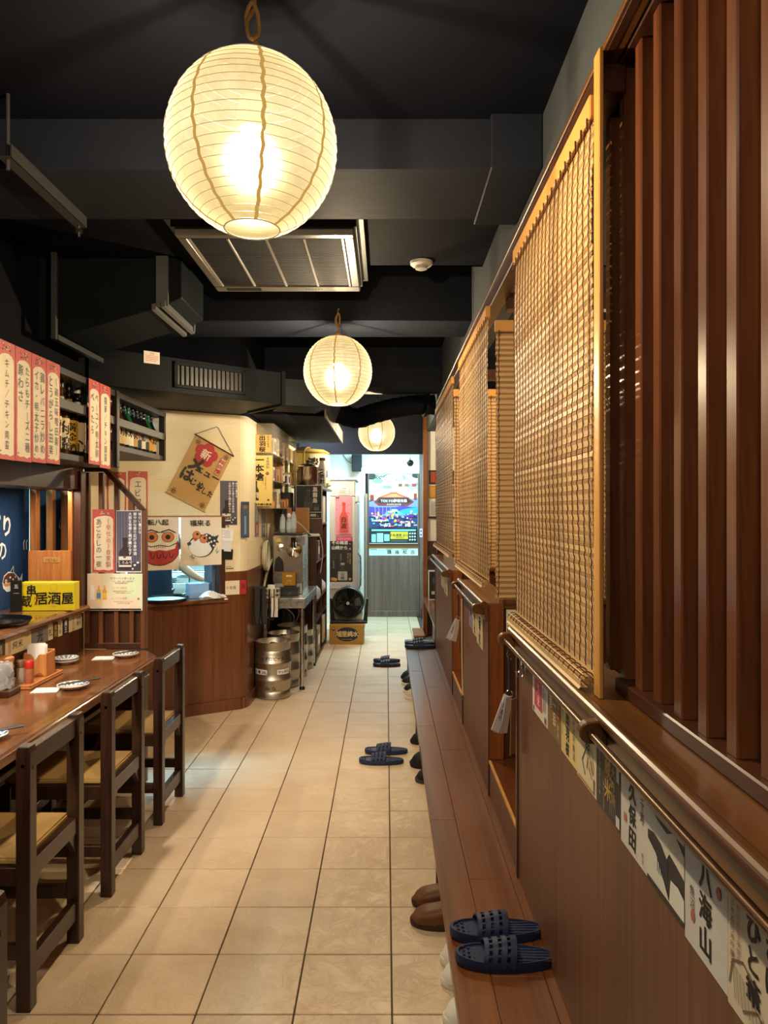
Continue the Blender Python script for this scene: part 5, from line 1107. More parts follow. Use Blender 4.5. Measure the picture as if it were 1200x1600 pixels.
# the cook: one continuous skinned body, clothes as children
SK = rough_mat('skin', '#c89880', '#d4a68e', 12, .5, .05, 80); DENIM = rough_mat('navy_apron_cloth', '#16243c', '#1c2c48', 14, .8, .1, 120); HAIR = col('#14100e', .6)
CK = Vector((-1.97, 6.07, 0)); ckr = math.atan2(AN.y, AN.x)      # faces the hatch
cook = thing('person', 'cook in a navy apron working behind the hatch, only waist and forearm visible', 'person', tuple(CK), ckr)
def skin(name, verts, edges, rad, mt, parent, lv=2, root=0):
    me = bpy.data.meshes.new(name); me.from_pydata(verts, edges, []); me.update(); o = bpy.data.objects.new(name, me); C.objects.link(o)
    md = o.modifiers.new('s', 'SKIN'); me.skin_vertices[0]
    for i, r in enumerate(rad):
        me.skin_vertices[0].data[i].radius = r if isinstance(r, tuple) else (r, r)
    me.skin_vertices[0].data[root].use_root = True
    sb = o.modifiers.new('u', 'SUBSURF'); sb.levels = lv; sb.render_levels = lv
    dg = bpy.context.evaluated_depsgraph_get(); dg.update(); m2 = bpy.data.meshes.new_from_object(o.evaluated_get(dg))
    for p in m2.polygons: p.use_smooth = True
    m2.materials.clear(); m2.materials.append(mt); bpy.data.objects.remove(o); o2 = link(name, m2, parent); return o2
# local axes: +x forward (towards the hatch), +y the cook's left, which is right in the photograph
vs = [(0, 0, .92), (0, 0, 1.08), (.01, 0, 1.24), (.01, 0, 1.38), (.02, 0, 1.47), (.05, 0, 1.53),
      (0, .17, 1.40), (.05, .19, 1.13), (.09, .29, 1.02), (.12, .385, .955), (.13, .425, .94),
      (0, -.17, 1.40), (.03, -.235, 1.15), (.12, -.27, 1.03), (.20, -.29, .95), (.24, -.30, .93),
      (0, .09, .86), (.01, .095, .48), (0, .095, .08), (.12, .10, .03), (0, -.09, .86), (.01, -.095, .48), (0, -.095, .08), (.12, -.10, .03),
      (.06, 0, 1.60), (.065, 0, 1.68), (.06, 0, 1.74)]
ed = [(0, 1), (1, 2), (2, 3), (3, 4), (4, 5), (3, 6), (6, 7), (7, 8), (8, 9), (9, 10), (3, 11), (11, 12), (12, 13), (13, 14), (14, 15), (0, 16), (16, 17), (17, 18), (18, 19), (0, 20), (20, 21), (21, 22), (22, 23), (5, 24), (24, 25), (25, 26)]
rd = [(.115, .15), (.105, .135), (.115, .15), (.10, .14), .06, .055, .062, .046, .040, .028, .034, .062, .046, .040, .028, .034, .085, .055, .042, .036, .085, .055, .042, .036, (.085, .075), (.10, .08), (.07, .06)]
k = len(vs)
for s, b in ((1, 10), (-1, 15)):
    P0 = Vector(vs[b]); hr = Matrix.Rotation(math.radians(72 if s > 0 else -8), 3, 'Z')
    for i in range(5):
        if i < 4: d = [Vector((.055, -.028*s+.019*s*i, .008)), Vector((.082-.006*abs(i-1.5), -.034*s+.022*s*i, -.006)), Vector((.095-.008*abs(i-1.5), -.036*s+.023*s*i, -.026))]
        else: d = [Vector((.012, -.038*s, -.006)), Vector((.036, -.058*s, -.016)), Vector((.056, -.060*s, -.026))]
        for j, q in enumerate(d):
            vs.append(tuple(P0+hr @ q)); ed.append((b if j == 0 else len(vs)-2, len(vs)-1)); rd.append([.0095, .0085, .0075][j])
skin('body', vs, ed, rd, SK, cook)
nt_ = [0, 1, 2, 3, 4, 6, 11]
skin('shirt', [(0, 0, .90), (0, 0, 1.08), (.01, 0, 1.24), (.01, 0, 1.37), (.015, 0, 1.45), (0, .175, 1.39), (.045, .195, 1.18), (0, -.175, 1.39), (.03, -.235, 1.20)], [(0, 1), (1, 2), (2, 3), (3, 4), (3, 5), (5, 6), (3, 7), (7, 8)], [(.13, .165), (.12, .15), (.13, .165), (.115, .155), .068, .075, .066, .075, .066], DENIM, cook)
mb = MB(); rings = []
for i in range(12):
    z = 1.30-.78*i/11; rr_ = .165 if i > 2 else .15; rings.append([((.155+.02*(i/11))*math.cos(a)+.01, (rr_+.03*(i/11)+.006*math.sin(5*a+i))*math.sin(a), z) for a in [-2.0+4.0*q/20 for q in range(21)]])
vs2 = [p for r in rings for p in r]; fs2 = [(j*21+i, j*21+i+1, (j+1)*21+i+1, (j+1)*21+i) for j in range(11) for i in range(20)]
mb.add(vs2, fs2).build('apron', DENIM, cook, 0, True)
skin('trousers', [(0, 0, .93), (0, .09, .84), (.01, .095, .48), (0, .095, .12), (0, -.09, .84), (.01, -.095, .48), (0, -.095, .12)], [(0, 1), (1, 2), (2, 3), (0, 4), (4, 5), (5, 6)], [(.12, .14), .10, .072, .06, .10, .072, .06], BLACK, cook)
mb = MB(); rings = []
for i in range(9):
    ph = i/8*PI*.56; rings.append([(.045+.112*math.sin(ph)*math.cos(a)-(.012), .092*math.sin(ph)*math.sin(a), 1.68+.118*math.cos(ph)-(.03 if abs(a-PI) < 1.3 else 0)*math.sin(ph)) for a in [2*PI*q/20 for q in range(20)]])
mb.loft(rings).build('hair', HAIR, cook, 0, True)
for s in (-1, 1):
    MB().lathe([(.002, -.012), (.010, -.008), (.012, 0), (.010, .008), (.002, .012)], (.158, .033*s, 1.665), 12).build('eye', col('#f0eeea', .2), cook, 0, True); MB().lathe([(.002, -.006), (.006, 0), (.002, .006)], (.168, .033*s, 1.665), 10).build('iris', BLACK, cook, 0, True)
    MB().loft([[(.06+.012*math.cos(a), s*(.080+.012*q), 1.645+.026*math.sin(a)*(1-.3*q)) for a in [2*PI*k_/10 for k_ in range(10)]] for q in (0, 1)]).build('ear', SK, cook, 0, True)
MB().loft([[(.150+.004*q+.020*q*(q < 2), .010*math.cos(a)*(1+.3*q), 1.662-.016*q+.006*math.sin(a)) for a in [2*PI*k_/8 for k_ in range(8)]] for q in (0, 1, 2)]).build('nose', SK, cook, 0, True)
bx(.148, -.022, 1.596, .158, .022, 1.606).build('mouth', col('#a0605a'), cook, .004)
t = thing('dark_pan', 'small dark pan under the cook hand behind the hatch', 'pan', tuple(onwall(-.40, .826, -.42)), .4)
MB().lathe([(.055, 0), (.07, .01), (.078, .04), (.074, .04), (.066, .012), (.002, .008)], (0, 0, 0), 22).build('pan_body', BLACK, t, 0, True); MB().tube([(.07, 0, .035), (.17, .02, .055)], .009, 8).build('handle', BLACK, t, 0, True)
# ------------------------------------------------------------------ acrylic display shelf with small wares
AC = glass('acrylic', '#f0ece0', .05, .13); ACE = glass('acrylic_edge', '#cfd4cc', .1, .6)
ds = thing('acrylic_shelf', 'clear acrylic display shelf on the side wall above the beer machine', 'shelf')
X0, X1, YA, YB = -1.085, -.945, 6.10, 7.66
for z in (1.552, 1.785, 2.012): bx(X0, YA, z, X1, YB, z+.006).build('shelf_plate', ACE, ds, .001)
bx(X0, YA, 1.552, X1, YA+.004, 2.27).build('end_plate', AC, ds); bx(X0, YA, 2.264, X1, YB, 2.27).build('top_plate', AC, ds)
bx(X0, YB-.004, 1.552, X1, YB, 2.27).build('end_plate', AC, ds); bx(X1-.003, YA, 2.05, X1, YB, 2.27).build('front_plate', AC, ds)
bx(X0, YA, 1.552, X0+.004, YB, 2.27).build('back_plate', AC, ds)
sg = poster('sake_sign', 'square tan sign board with bold brush characters on the acrylic shelf end', 'sign', (-1.112, 6.075, 2.018), EX, EZ, .155, .155, '#dcb468', [('r', 0, 0, 1, .02, '#8a6430'), ('r', 0, .98, 1, 1, '#8a6430'), ('r', 0, 0, .02, 1, '#8a6430'), ('r', .98, 0, 1, 1, '#8a6430'), ('t', '出羽桜', .50, .97, .295, K, dict(v=True, b=.035, sx=1.25)), ('t', '純米吟醸酒', .82, .92, .12, '#4a3a20', dict(v=True)), ('t', '山形県天童市', .14, .90, .10, '#6a5430', dict(v=True))], None, .008)
poster('sake_sign', 'tall yellow sign with three big brush characters and a green bottle', 'sign', (-1.135, 6.072, 1.572), EX, EZ, .185, .425, '#e4cc7c', [('t', '一本槍', .38, .995, .165, K, dict(v=True, b=.032, sx=1.4, gap=1.0)), ('t', '本格焼酎', .80, .97, .055, '#3a3428', dict(v=True, sx=1.2)), ('e', .78, .645, .075, .034, '#7a2420'), ('t', '芋', .78, .645, .035, '#e0c8a0'), ('t', '黒麹仕込', .58, .58, .035, '#8a7a4a', dict(v=True)), ('t', '鹿児島産黄金千貫', .70, .58, .03, '#8a7a4a', dict(v=True))] + btl(.27, .115, .375, .24, '#2e3c24', '#cfc6a4', '#14160f')+[('r', .16, .12, .38, .16, '#1c2018'), ('t', '一本槍', .27, .27, .04, K, dict(v=True, b=.03)), ('p', [(.76, .12), (.82, .15), (.88, .12), (.84, .10), (.82, .13), (.80, .10)], K), ('t', '未成年請勿飲酒', .52, .035, .05, '#2a261c', dict(b=.03, sx=1.15))], None, .006)
def ware(kind, x, y, z, a, label, c, c2='#d8d0c0'):
    if kind == 'box':
        t = thing('gift_box', label, 'box', (x, y, z)); bx(-a[0]/2, -a[1]/2, 0, a[0]/2, a[1]/2, a[2]).build('carton', col(c, .55), t, .002); bx(-a[0]/2-.001, -a[1]*.3, a[2]*.2, a[0]/2+.0012, a[1]*.3, a[2]*.8).build('label_paper', col(c2), t)
        bx(-a[0]*.35, -a[1]/2-.001, a[2]*.15, a[0]*.35, a[1]/2, a[2]*.85).build('label_paper', col(c2), t)
    elif kind == 'cup':
        t = thing('wooden_cup', label, 'cup', (x, y, z)); r, h = a; n = 4
        for k in range(4):
            o = bx(-r, -r, 0, r, -r+.006, h).build('side_board', col(c, .5), t, .001); o.rotation_euler = (0, 0, k*PI/2)
        bx(-r, -r, 0, r, r, .006).build('base', col(c, .5), t)
    elif kind == 'bot':
        t = thing('small_bottle', label, 'bottle', (x, y, z)); r, h = a
        MB().lathe([(r, 0), (r, h*.6), (r*.4, h*.75), (r*.38, h*.92)], (0, 0, 0), 14).build('glass_body', col(c, .2), t, 0, True); MB().lathe([(r*.45, h*.9), (r*.45, h)], (0, 0, 0), 12).build('cap', col(c2, .4), t, 0, True)
        MB().lathe([(r*1.02, h*.15), (r*1.02, h*.5)], (0, 0, 0), 14, 'z', False).build('label_paper', col('#e0d6bc'), t, 0, True)
    return t
x = -1.01
for k_, y, z, a, c, c2, lb in [('box', 6.30, 2.018, (.10, .14, .14), '#e4e4e6', '#8a8a9a', 'white striped carton on the top acrylic shelf'), ('box', 6.52, 2.018, (.09, .12, .16), '#c8c4c4', '#e8e8e8', 'pale grey carton on the top acrylic shelf'), ('box', 6.78, 2.018, (.11, .18, .15), '#6a4028', '#8a5a3a', 'brown carton on the top acrylic shelf'), ('box', 7.08, 2.018, (.10, .16, .12), '#8a6a54', '#a88a70', 'tan carton on the top acrylic shelf'), ('box', 7.40, 2.018, (.10, .18, .14), '#d8d4c4', '#f0ece0', 'cream carton at the far end of the top acrylic shelf'),
    ('box', 6.26, 1.791, (.09, .10, .12), '#cfcac0', '#7a3a28', 'cream carton on the middle acrylic shelf'), ('box', 6.44, 1.791, (.08, .10, .10), '#5a3020', '#a06a40', 'small brown box on the middle acrylic shelf'), ('cup', 6.60, 1.791, (.038, .06), '#b4763c', '', 'square wooden cup on the middle acrylic shelf, nearer one'), ('box', 6.76, 1.791, (.09, .10, .15), '#9c7048', '#c89a68', 'tan upright box on the middle acrylic shelf'), ('bot', 6.92, 1.791, (.03, .18), '#3a1c14', '#c02c24', 'brown small bottle with a red cap on the middle acrylic shelf'), ('bot', 7.04, 1.791, (.03, .17), '#5a3018', '#d8d4cc', 'amber small bottle with a white cap on the middle acrylic shelf'), ('box', 7.22, 1.791, (.10, .14, .10), '#d8d4d4', '#26262a', 'black and white box on the middle acrylic shelf'), ('box', 7.45, 1.791, (.10, .14, .13), '#d0a878', '#e0c8a0', 'tan box at the far end of the middle acrylic shelf'),
    ('box', 6.24, 1.558, (.10, .08, .06), '#e08a20', '#f0b040', 'orange packet on the bottom acrylic shelf'), ('cup', 6.40, 1.558, (.04, .065), '#8a4a24', '', 'dark square wooden cup on the bottom acrylic shelf'), ('box', 6.58, 1.558, (.09, .12, .17), '#d8ccb4', '#8a7050', 'cream upright packet on the bottom acrylic shelf'), ('cup', 6.76, 1.558, (.04, .06), '#a0602c', '', 'brown square wooden cup on the bottom acrylic shelf, middle one'), ('cup', 6.92, 1.558, (.04, .06), '#b4743a', '', 'light square wooden cup on the bottom acrylic shelf'), ('box', 7.12, 1.558, (.10, .15, .09), '#a86a34', '#d0a060', 'wide wooden box on the bottom acrylic shelf'), ('box', 7.40, 1.558, (.11, .22, .16), '#241c1a', '#3a2a24', 'dark box at the far end of the bottom acrylic shelf')]:
    ware(k_, x, y, z, a, lb, c, c2)
# ------------------------------------------------------------------ beer machine on its steel table
tb = thing('steel_table', 'stainless steel table carrying the beer machine', 'table')
bx(-1.065, 6.20, .755, -.69, 7.24, .785).build('tabletop', STEEL, tb, .003); bx(-1.065, 6.205, .70, -.692, 6.215, .756).build('apron', STEEL, tb, .002); bx(-.70, 6.2, .70, -.692, 7.24, .756).build('apron', STEEL, tb, .002)
for x, y in ((-1.04, 6.24), (-.72, 6.24), (-1.04, 7.20), (-.72, 7.20)):
    l_ = MB().tube([(x, y, .03), (x, y, .76)], .019, 12).build('leg', STEEL, tb, 0, True); MB().lathe([(.024, 0), (.024, .012), (.015, .032)], (x, y, 0), 12).build('foot', BLACK, l_, 0, True)
bm_ = thing('beer_machine', 'polished steel beer dispenser with black tap handles on the steel table', 'beer dispenser', (-.875, 6.45, .786))
bx(-.13, .06, .0, .13, .50, .525).build('cabinet', STEEL, bm_, .006)
bx(-.132, .03, .105, .132, .062, .527).build('front_plate', STEELP, bm_, .008, True, 2)
bx(-.125, .07, .525, .125, .48, .545).build('lid', BLACK, bm_, .006)
MB().lathe([(.068, 0), (.066, .012), (.05, .026), (.002, .036)], (.055, .03, .40), 28, '-y').build('bulged_plate', STEELP, bm_, 0, True)
MB().lathe([(.034, 0), (.034, .008), (.012, .012), (.012, .024), (.002, .026)], (-.07, .03, .42), 18, '-y').build('knob', STEELP, bm_, 0, True)
for dx in (.045, .068): 
    MB().tube([(dx, -.005, .42), (dx, -.03, .44), (dx, -.035, .51)], [.006, .008, .012], 10).build('tap_handle', BLACK, bm_, 0, True)
MB().tube([(.055, .01, .40), (.055, -.05, .395), (.055, -.06, .35)], .010, 10).build('tap_spout', CHROME, bm_, 0, True)
MB().tube([(.02, .0, .43), (.09, .0, .43)], .013, 12).build('tap_body', CHROME, bm_, 0, True)
MB().prism([(-.045, 0), (.04, 0), (.03, .10), (.0, .135), (-.03, .11)], (-.075, .028, .21), EX, EZ, (0, -.02, 0)).build('black_bracket', BLACK, bm_, .004)
bx(-.11, -.07, .0, .10, .06, .075).build('drip_tray', BLACK, bm_, .004); bx(-.10, -.06, .075, .09, .05, .078).build('drip_grid', col('#26262a', .3, 1), bm_)
poster('maker_plate', None, None, (-.045, -.012, .085), EX, EZ, .118, .115, '#b8851c', [('e', .42, .72, .13, .11, '#e8d8a0'), ('e', .62, .72, .13, .11, '#e8d8a0'), ('r', .2, .56, .85, .68, '#b8851c'), ('t', '生樽', .52, .36, .22, '#d8b860'), ('t', 'DRAFT BEER', .52, .15, .10, '#e0c880')], None, .006, col('#b8851c', .35, .4), bm_)
bx(-.105, .027, .47, -.06, .03, .50).build('yellow_sticker', col('#d8c058'), bm_); bx(.133, .10, .44, .134, .22, .52).build('pink_sticker', col('#d898a8'), bm_)
vl = bx(0, -.03, 0, .004, .03, .004).mesh('vent_slot'); vl.materials.append(BLACK)
for i in range(12): link('vent_slot', vl, bm_, (.129, .18, .10+.022*i)); link('vent_slot', vl, bm_, (.129, .28, .10+.022*i))
KSP = [(-.935, 6.08, .155, .46), (-.905, 6.52, .155, .46), (-.87, 6.98, .135, .46)]
def keg(x, y, r, h, label, text):
    t = thing('beer_keg', label, 'keg', (x, y, .002), 0, 'steel beer kegs under the table')
    p = [(r*.90, 0), (r*.95, .004), (r*.95, .05), (r*.90, .062), (r*.95, .085), (r*.965, h*.30), (r*1.0, h*.315), (r*1.0, h*.345), (r*.965, h*.36), (r*.97, h*.60), (r*1.0, h*.615), (r*1.0, h*.645), (r*.965, h*.66), (r*.95, h*.80), (r*.90, h*.85), (r*.94, h*.875), (r*.95, h*.985), (r*.965, h), (r*.93, h), (r*.91, h*.95), (r*.85, h*.87), (r*.4, h*.90), (.002, h*.91)]
    MB().lathe(p, (0, 0, 0), 40).build('shell', ALU, t, 0, True)
    MB().lathe([(.035, 0), (.035, .02), (.02, .03)], (0, 0, h*.9), 16).build('valve', CHROME, t, 0, True)
    MB().lathe([(.045, 0), (.045, .012)], (0, 0, h*.895), 16, 'z', False).build('red_collar', col('#b83020'), t, 0, True)
    def wrap(txt, z, sz, a, cc, off=.0012, name='lettering'):
        V, F = text_polys(txt, sz, False, .02); q = r*.972+off
        MB().add([(q*math.cos(a+px/q), q*math.sin(a+px/q), z+py) for px, py in V], F).build(name, col(cc), t)
    def band(a0, a1, z0, z1, cc):
        q = r*.975; n = 10; vs = [(q*math.cos(a0+(a1-a0)*i/n), q*math.sin(a0+(a1-a0)*i/n), z) for z in (z0, z1) for i in range(n+1)]
        MB().add(vs, [(i, i+1, n+2+i, n+1+i) for i in range(n)]).build('paper_label', col(cc), t)
    if text:
        wrap('サッポロビール', h*.725, .034, -1.55, '#3a3630'); band(-2.7, -1.75, h*.44, h*.53, '#e4e2de'); band(-1.2, -.4, h*.44, h*.53, '#e4e2de'); wrap('生 樽 20L', h*.485, .03, -2.2, '#26262a', .0025); wrap('サッポロ', h*.485, .026, -.8, '#26262a', .0025); wrap('106 CL', h*.20, .034, -1.55, '#4a463e')
    return t
keg(-.935, 6.02, .152, .46, 'nearest steel beer keg with printed label bands', True)
keg(-.905, 6.40, .152, .46, 'second steel beer keg, just behind the labelled one', False)
keg(-.875, 6.78, .150, .47, 'third steel beer keg under the table with hoses attached', False)
keg(-.818, 7.10, .115, .38, 'smallest steel keg at the back beside the shelf unit', False)
t = thing('gas_cylinder', 'dark green gas cylinder behind the kegs', 'gas cylinder', (-.992, 6.985, .002)); MB().lathe([(.08, 0), (.085, .01), (.085, .50), (.06, .58), (.025, .61), (.025, .64)], (0, 0, 0), 20).build('tank', col('#1c4030', .4), t, 0, True); MB().lathe([(.03, .64), (.03, .69), (.02, .70)], (0, 0, 0), 12).build('valve', CHROME, t, 0, True)
def hose(name, label, pts, r, c):
    out = smooth_path(pts); o = MB().tube(out, r, 8).build(name, c, None, 0, True); return tag(o, label, 'hose' if 'hose' in name else 'cable')
CLR = glass('clear_tube', '#d8dcd8', .15, .7)
hose('beer_hose', 'clear beer hose arching from the third keg under the table', [(-.875, 6.78, .45), (-.86, 6.76, .56), (-.93, 6.55, .66), (-1.03, 6.35, .60)], .007, CLR)
hose('gas_hose', 'thin clear gas hose curling over the third keg', [(-.87, 6.80, .45), (-.82, 6.82, .56), (-.84, 6.86, .65), (-.93, 7.0, .66), (-.98, 6.98, .66)], .006, CLR)
hose('drain_hose', 'grey drain hose slanting down the wall beside the beer machine', [(-1.02, 6.52, 1.10), (-1.05, 6.40, .98), (-1.06, 6.30, .86), (-1.066, 6.22, .80)], .011, col('#a8a49a', .5))
t = thing('hose_coil', 'coil of pale tubing hanging on the side wall', 'hose', (-1.055, 6.36, 1.14))
m = MB()
for i in range(4): m.tube([(.012*(i % 2)+.006*i-.01, (.085+.005*i)*math.sin(a), (.115+.006*i)*math.cos(a)) for a in [2*PI*q/28 for q in range(29)]], .007, 7, False)
m.build('tubing', col('#c8c4b0', .4), t, 0, True); MB().tube([(-.03, 0, .12), (.02, 0, .118), (.022, 0, .135)], .004, 6).build('hook', CHROME, t)
hose('white_cable', 'white power cable running from the beer machine top to the shelf unit', [(-.86, 6.75, 1.45), (-.80, 6.85, 1.40), (-.73, 6.97, 1.31), (-.70, 7.05, 1.295), (-.66, 7.27, 1.29)], .0045, col('#e4e2dc', .5))
hose('white_cable', 'white cable looping down the front of the shelf unit', [(-.67, 7.26, 1.285), (-.655, 7.30, 1.25), (-.64, 7.36, 1.12), (-.655, 7.40, .98), (-.67, 7.42, .90)], .0045, col('#dcdad4', .5))
t = thing('power_strip', 'white power strip fixed to the end of the shelf unit', 'power strip', (-.80, 7.26, 1.275)); bx(0, 0, 0, .13, .035, .03).build('housing', col('#e6e4de'), t, .004); bx(.02, -.002, .008, .05, 0, .022).build('socket', BLACK, t)
t = thing('wire_basket', 'small white wire basket with a cloth at the table corner', 'basket', (-1.03, 6.12, .80))
m = MB(); w_, d_, h_ = .125, .08, .075
for z in (0, .035, .075): m.tube([(0, 0, z), (w_, 0, z), (w_, d_, z), (0, d_, z), (0, 0, z)], .003, 6)
for i in range(5): m.tube([(w_*i/4, 0, .075), (w_*i/4, 0, 0), (w_*i/4, d_, 0), (w_*i/4, d_, .075)], .002, 5)
m.build('wire_frame', col('#d8d0bc', .4), t); MB().tube([(.0, d_, .06), (-.058, d_-.04, .06)], .003, 6).build('bracket', CHROME, t)
rings = [[(.06+.03*math.cos(a)*(1+.2*math.sin(3*a+i)), .04+.025*math.sin(a), .01+.024*i) for a in [2*PI*q/12 for q in range(12)]] for i in range(5)]
tag(MB().loft(rings).build('folded_cloth', col('#e8e4da', .9), None, 0, True, 1, (-1.03, 6.12, .80)), 'folded pale cloth stuffed into the wire basket', 'cloth')
mb, f = cloth_sheet(.055, .16, 6, 6, .006, 1.0); o = mb.build('hanging_cloth', col('#e6e2d8', .9), None, 0, True, 1, (-.965, 6.11, .80)); tag(o, 'white cloth hanging from the wire basket', 'cloth')
t = thing('cable_loops', 'black cable loops hanging on the wall corner panel', 'cable', (-1.045, 5.90, .90))
m = MB()
for k_, (w2, d2_, x2) in enumerate(((.05, .30, 0), (.065, .34, .07), (.04, .26, .12))): m.tube([(x2-w2*.5, -.01*k_, .0), (x2-w2*.55, -.01*k_, -d2_*.6), (x2-w2*.3, -.01*k_, -d2_*.95), (x2+w2*.3, -.01*k_, -d2_*.95), (x2+w2*.5, -.01*k_, -d2_*.6), (x2+w2*.5, -.01*k_, 0)], .0045, 6)
m.build('cable', BLACK, t, 0, True); bx(-.04, .0, -.29, .07, .02, .02).build('backing_panel', col('#1c1816'), t, .003)
t = thing('wall_bracket_shelf', 'small steel bracket shelf behind the beer machine', 'shelf', (-1.08, 6.98, 1.315)); bx(0, 0, 0, .32, .29, .012).build('shelf_plate', STEEL, t, .002); bx(0, .27, -.10, .30, .285, 0).build('bracket', STEEL, t, .002)
t = thing('cardboard_box', 'plain brown carton standing behind the beer machine', 'box', (-.955, 7.0, 1.328)); bx(0, 0, 0, .20, .22, .235).build('carton', col('#9a6a38', .7), t, .003); bx(-.001, .10, .0, .201, .13, .236).build('tape', col('#b08248', .4), t)
for i, (xx, h, c, lb) in enumerate(((-.965, .22, '#b8bcc0', 'clear tall dispenser bottle on the beer machine, left'), (-.905, .18, '#d8dce0', 'pale spray bottle on the beer machine, middle'), (-.862, .25, '#c8ccd0', 'clear pump bottle with a black cap on the beer machine'))):
    t = thing('dispenser_bottle', lb, 'bottle', (xx, 6.78, 1.332)); MB().lathe([(.024, 0), (.026, .01), (.026, h*.6), (.012, h*.72), (.012, h*.8)], (0, 0, 0), 14).build('glass_body', glass('clear_bottle', '#dfe4e8', .08, .55), t, 0, True); MB().lathe([(.018, h*.78), (.018, h*.92), (.008, h)], (0, 0, 0), 12).build('cap', BLACK if i != 1 else col('#dfe0e4'), t, 0, True)
    MB().lathe([(.0266, h*.15), (.0266, h*.5)], (0, 0, 0), 14, 'z', False).build('label_paper', col('#c8d4dc'), t, 0, True)
# ------------------------------------------------------------------ dark shelf unit with pot and barrel
su_ = thing('shelf_unit', 'tall dark wooden shelf unit standing against the side wall', 'shelf unit')
XA, XB, Y1, Y2 = -1.07, -.70, 7.30, 8.60
bx(XA, Y1, 0, XB, Y1+.022, 1.30).build('end_panel', W_DARKV, su_, .002); bx(-.90, Y1, 1.28, XB+.06, Y1+.022, 1.775).build('end_panel', W_DARKV, su_, .002)
bx(XA, Y2-.022, 0, XB, Y2, 1.28).build('end_panel', W_DARKV, su_, .002); bx(-.925, Y2-.022, 1.28, XB, Y2, 1.775).build('end_panel', W_DARKV, su_, .002); bx(XA, Y1, 0, XA+.01, Y2, 1.28).build('back_panel', W_DARKV, su_); bx(-.925, Y1, 1.28, -.915, Y2, 1.775).build('back_panel', W_DARKV, su_)
bx(-.915, 7.93, 0, XB, 7.95, 1.755).build('divider', W_DARKV, su_, .002)
for z in (.06, .42, .62, 1.02, 1.40): bx(XA if z < 1.3 else -.915, Y1+.022, z-.02, XB, Y2-.022, z).build('shelf_board', W_DARK, su_, .002)
bx(-.925, Y1, 1.755, XB+.06, Y2, 1.78).build('top_board', W_DARK, su_, .003); bx(XB-.02, Y1+.022, 0, XB, Y2-.022, .06).build('plinth', W_DARK, su_)
poster('shochu_poster', 'black poster of a bottle and a glass on the end of the shelf unit', 'poster', (-.905, 7.295, 1.455), EX, EZ, .262, .335, '#d8d4cc', [('r', .015, .01, .985, .985, '#121214'), ('r', .02, .18, .98, .2, '#c8c4bc')]+btl(.48, .24, .62, .34, '#2c2e34', '#3e4048', '#3a3c42')+[('r', .68, .23, .9, .42, '#34363c'), ('r', .70, .25, .88, .34, '#5a5c62'), ('t', '黒霧島', .74, .95, .155, '#d8d6d2', dict(v=True, b=.02)), ('t', '祝、本格焼酎。', .5, .10, .09, '#d8d6d2', dict(b=.02))], None, .006)
for y, z, a, c, lb in ((7.5, .621, (.24, .22, .17), '#c8d4e4', 'pale blue plastic bag bundle on a shelf of the shelf unit'), (7.72, .621, (.2, .16, .12), '#3a5a9a', 'dark blue bundle beside the pale one on the shelf unit'), (8.25, .621, (.22, .24, .16), '#e0e4e8', 'white bag bundle deeper in the shelf unit')):
    t = thing('bag_bundle', lb, 'bag', (-.80, y, z)); rings = [[(a[0]/2*math.cos(q)*s_*(1+.08*math.sin(4*q+i)), a[1]/2*math.sin(q)*s_, a[2]*zz) for q in [2*PI*k_/16 for k_ in range(16)]] for i, (s_, zz) in enumerate(((.85, 0), (1, .25), (.95, .6), (.6, .9), (.2, 1.0)))]
    MB().loft(rings).build('bag_body', col(c, .4), t, 0, True); MB().lathe([(.01, 0), (.022, .03)], (0, 0, a[2]*.98), 8).build('knot', col(c, .4), t)
for y, z, a, c, lb in ((7.6, 1.021, (.2, .2, .2), '#6a5a4a', 'brown carton on the upper shelf of the shelf unit'), (8.25, 1.401, (.2, .3, .3), '#d8d8d4', 'white carton on the top shelf of the shelf unit'), (7.6, .061, (.2, .3, .26), '#8a7a5a', 'tan carton at the bottom of the shelf unit, nearer one'), (8.25, .061, (.2, .3, .28), '#c8b890', 'pale carton at the bottom of the shelf unit, farther one'), (7.62, 1.401, (.2, .25, .3), '#e0dcd8', 'white upright folder box on the top shelf behind the black poster')):
    t = thing('carton', lb, 'box', (-.80, y, z)); bx(-a[0]/2, -a[1]/2, 0, a[0]/2, a[1]/2, a[2]).build('carton_body', col(c, .6), t, .003); bx(a[0]/2, -a[1]*.3, a[2]*.3, a[0]/2+.001, a[1]*.3, a[2]*.7).build('label_paper', col('#e8e0d0'), t)
t = thing('stock_pot', 'polished steel stock pot with a lid on top of the shelf unit', 'pot', (-.81, 7.52, 1.781))
MB().lathe([(.10, 0), (.115, .02), (.118, .20), (.122, .205)], (0, 0, 0), 28).build('pot_body', STEELP, t, 0, True); MB().lathe([(.124, .205), (.12, .215), (.07, .235), (.002, .24)], (0, 0, 0), 28).build('lid', STEELP, t, 0, True); MB().lathe([(.02, .235), (.012, .25), (.024, .27), (.016, .276)], (0, 0, 0), 14).build('knob', BLACK, t, 0, True)
for s in (-1, 1): MB().tube([(s*.112, -.04, .15), (s*.15, -.035, .16), (s*.15, .035, .16), (s*.112, .04, .15)], .007, 8).build('handle', STEELP, t, 0, True)
t = thing('jar', 'white lettered steel jar beside the stock pot on the shelf unit', 'jar', (-.665, 7.60, 1.781)); MB().lathe([(.035, 0), (.04, .01), (.04, .22), (.028, .25), (.028, .28)], (0, 0, 0), 18).build('body', col('#d8d4cc', .25), t, 0, True); MB().lathe([(.032, .275), (.032, .305)], (0, 0, 0), 14).build('cap', BLACK, t, 0, True)
V, F = text_polys('麦焼酎', .05, True, .03); MB().add([(.0412*math.cos(-PI/2+px/.04), .0412*math.sin(-PI/2+px/.04), .19+py) for px, py in V], F).build('lettering', col(K), t)
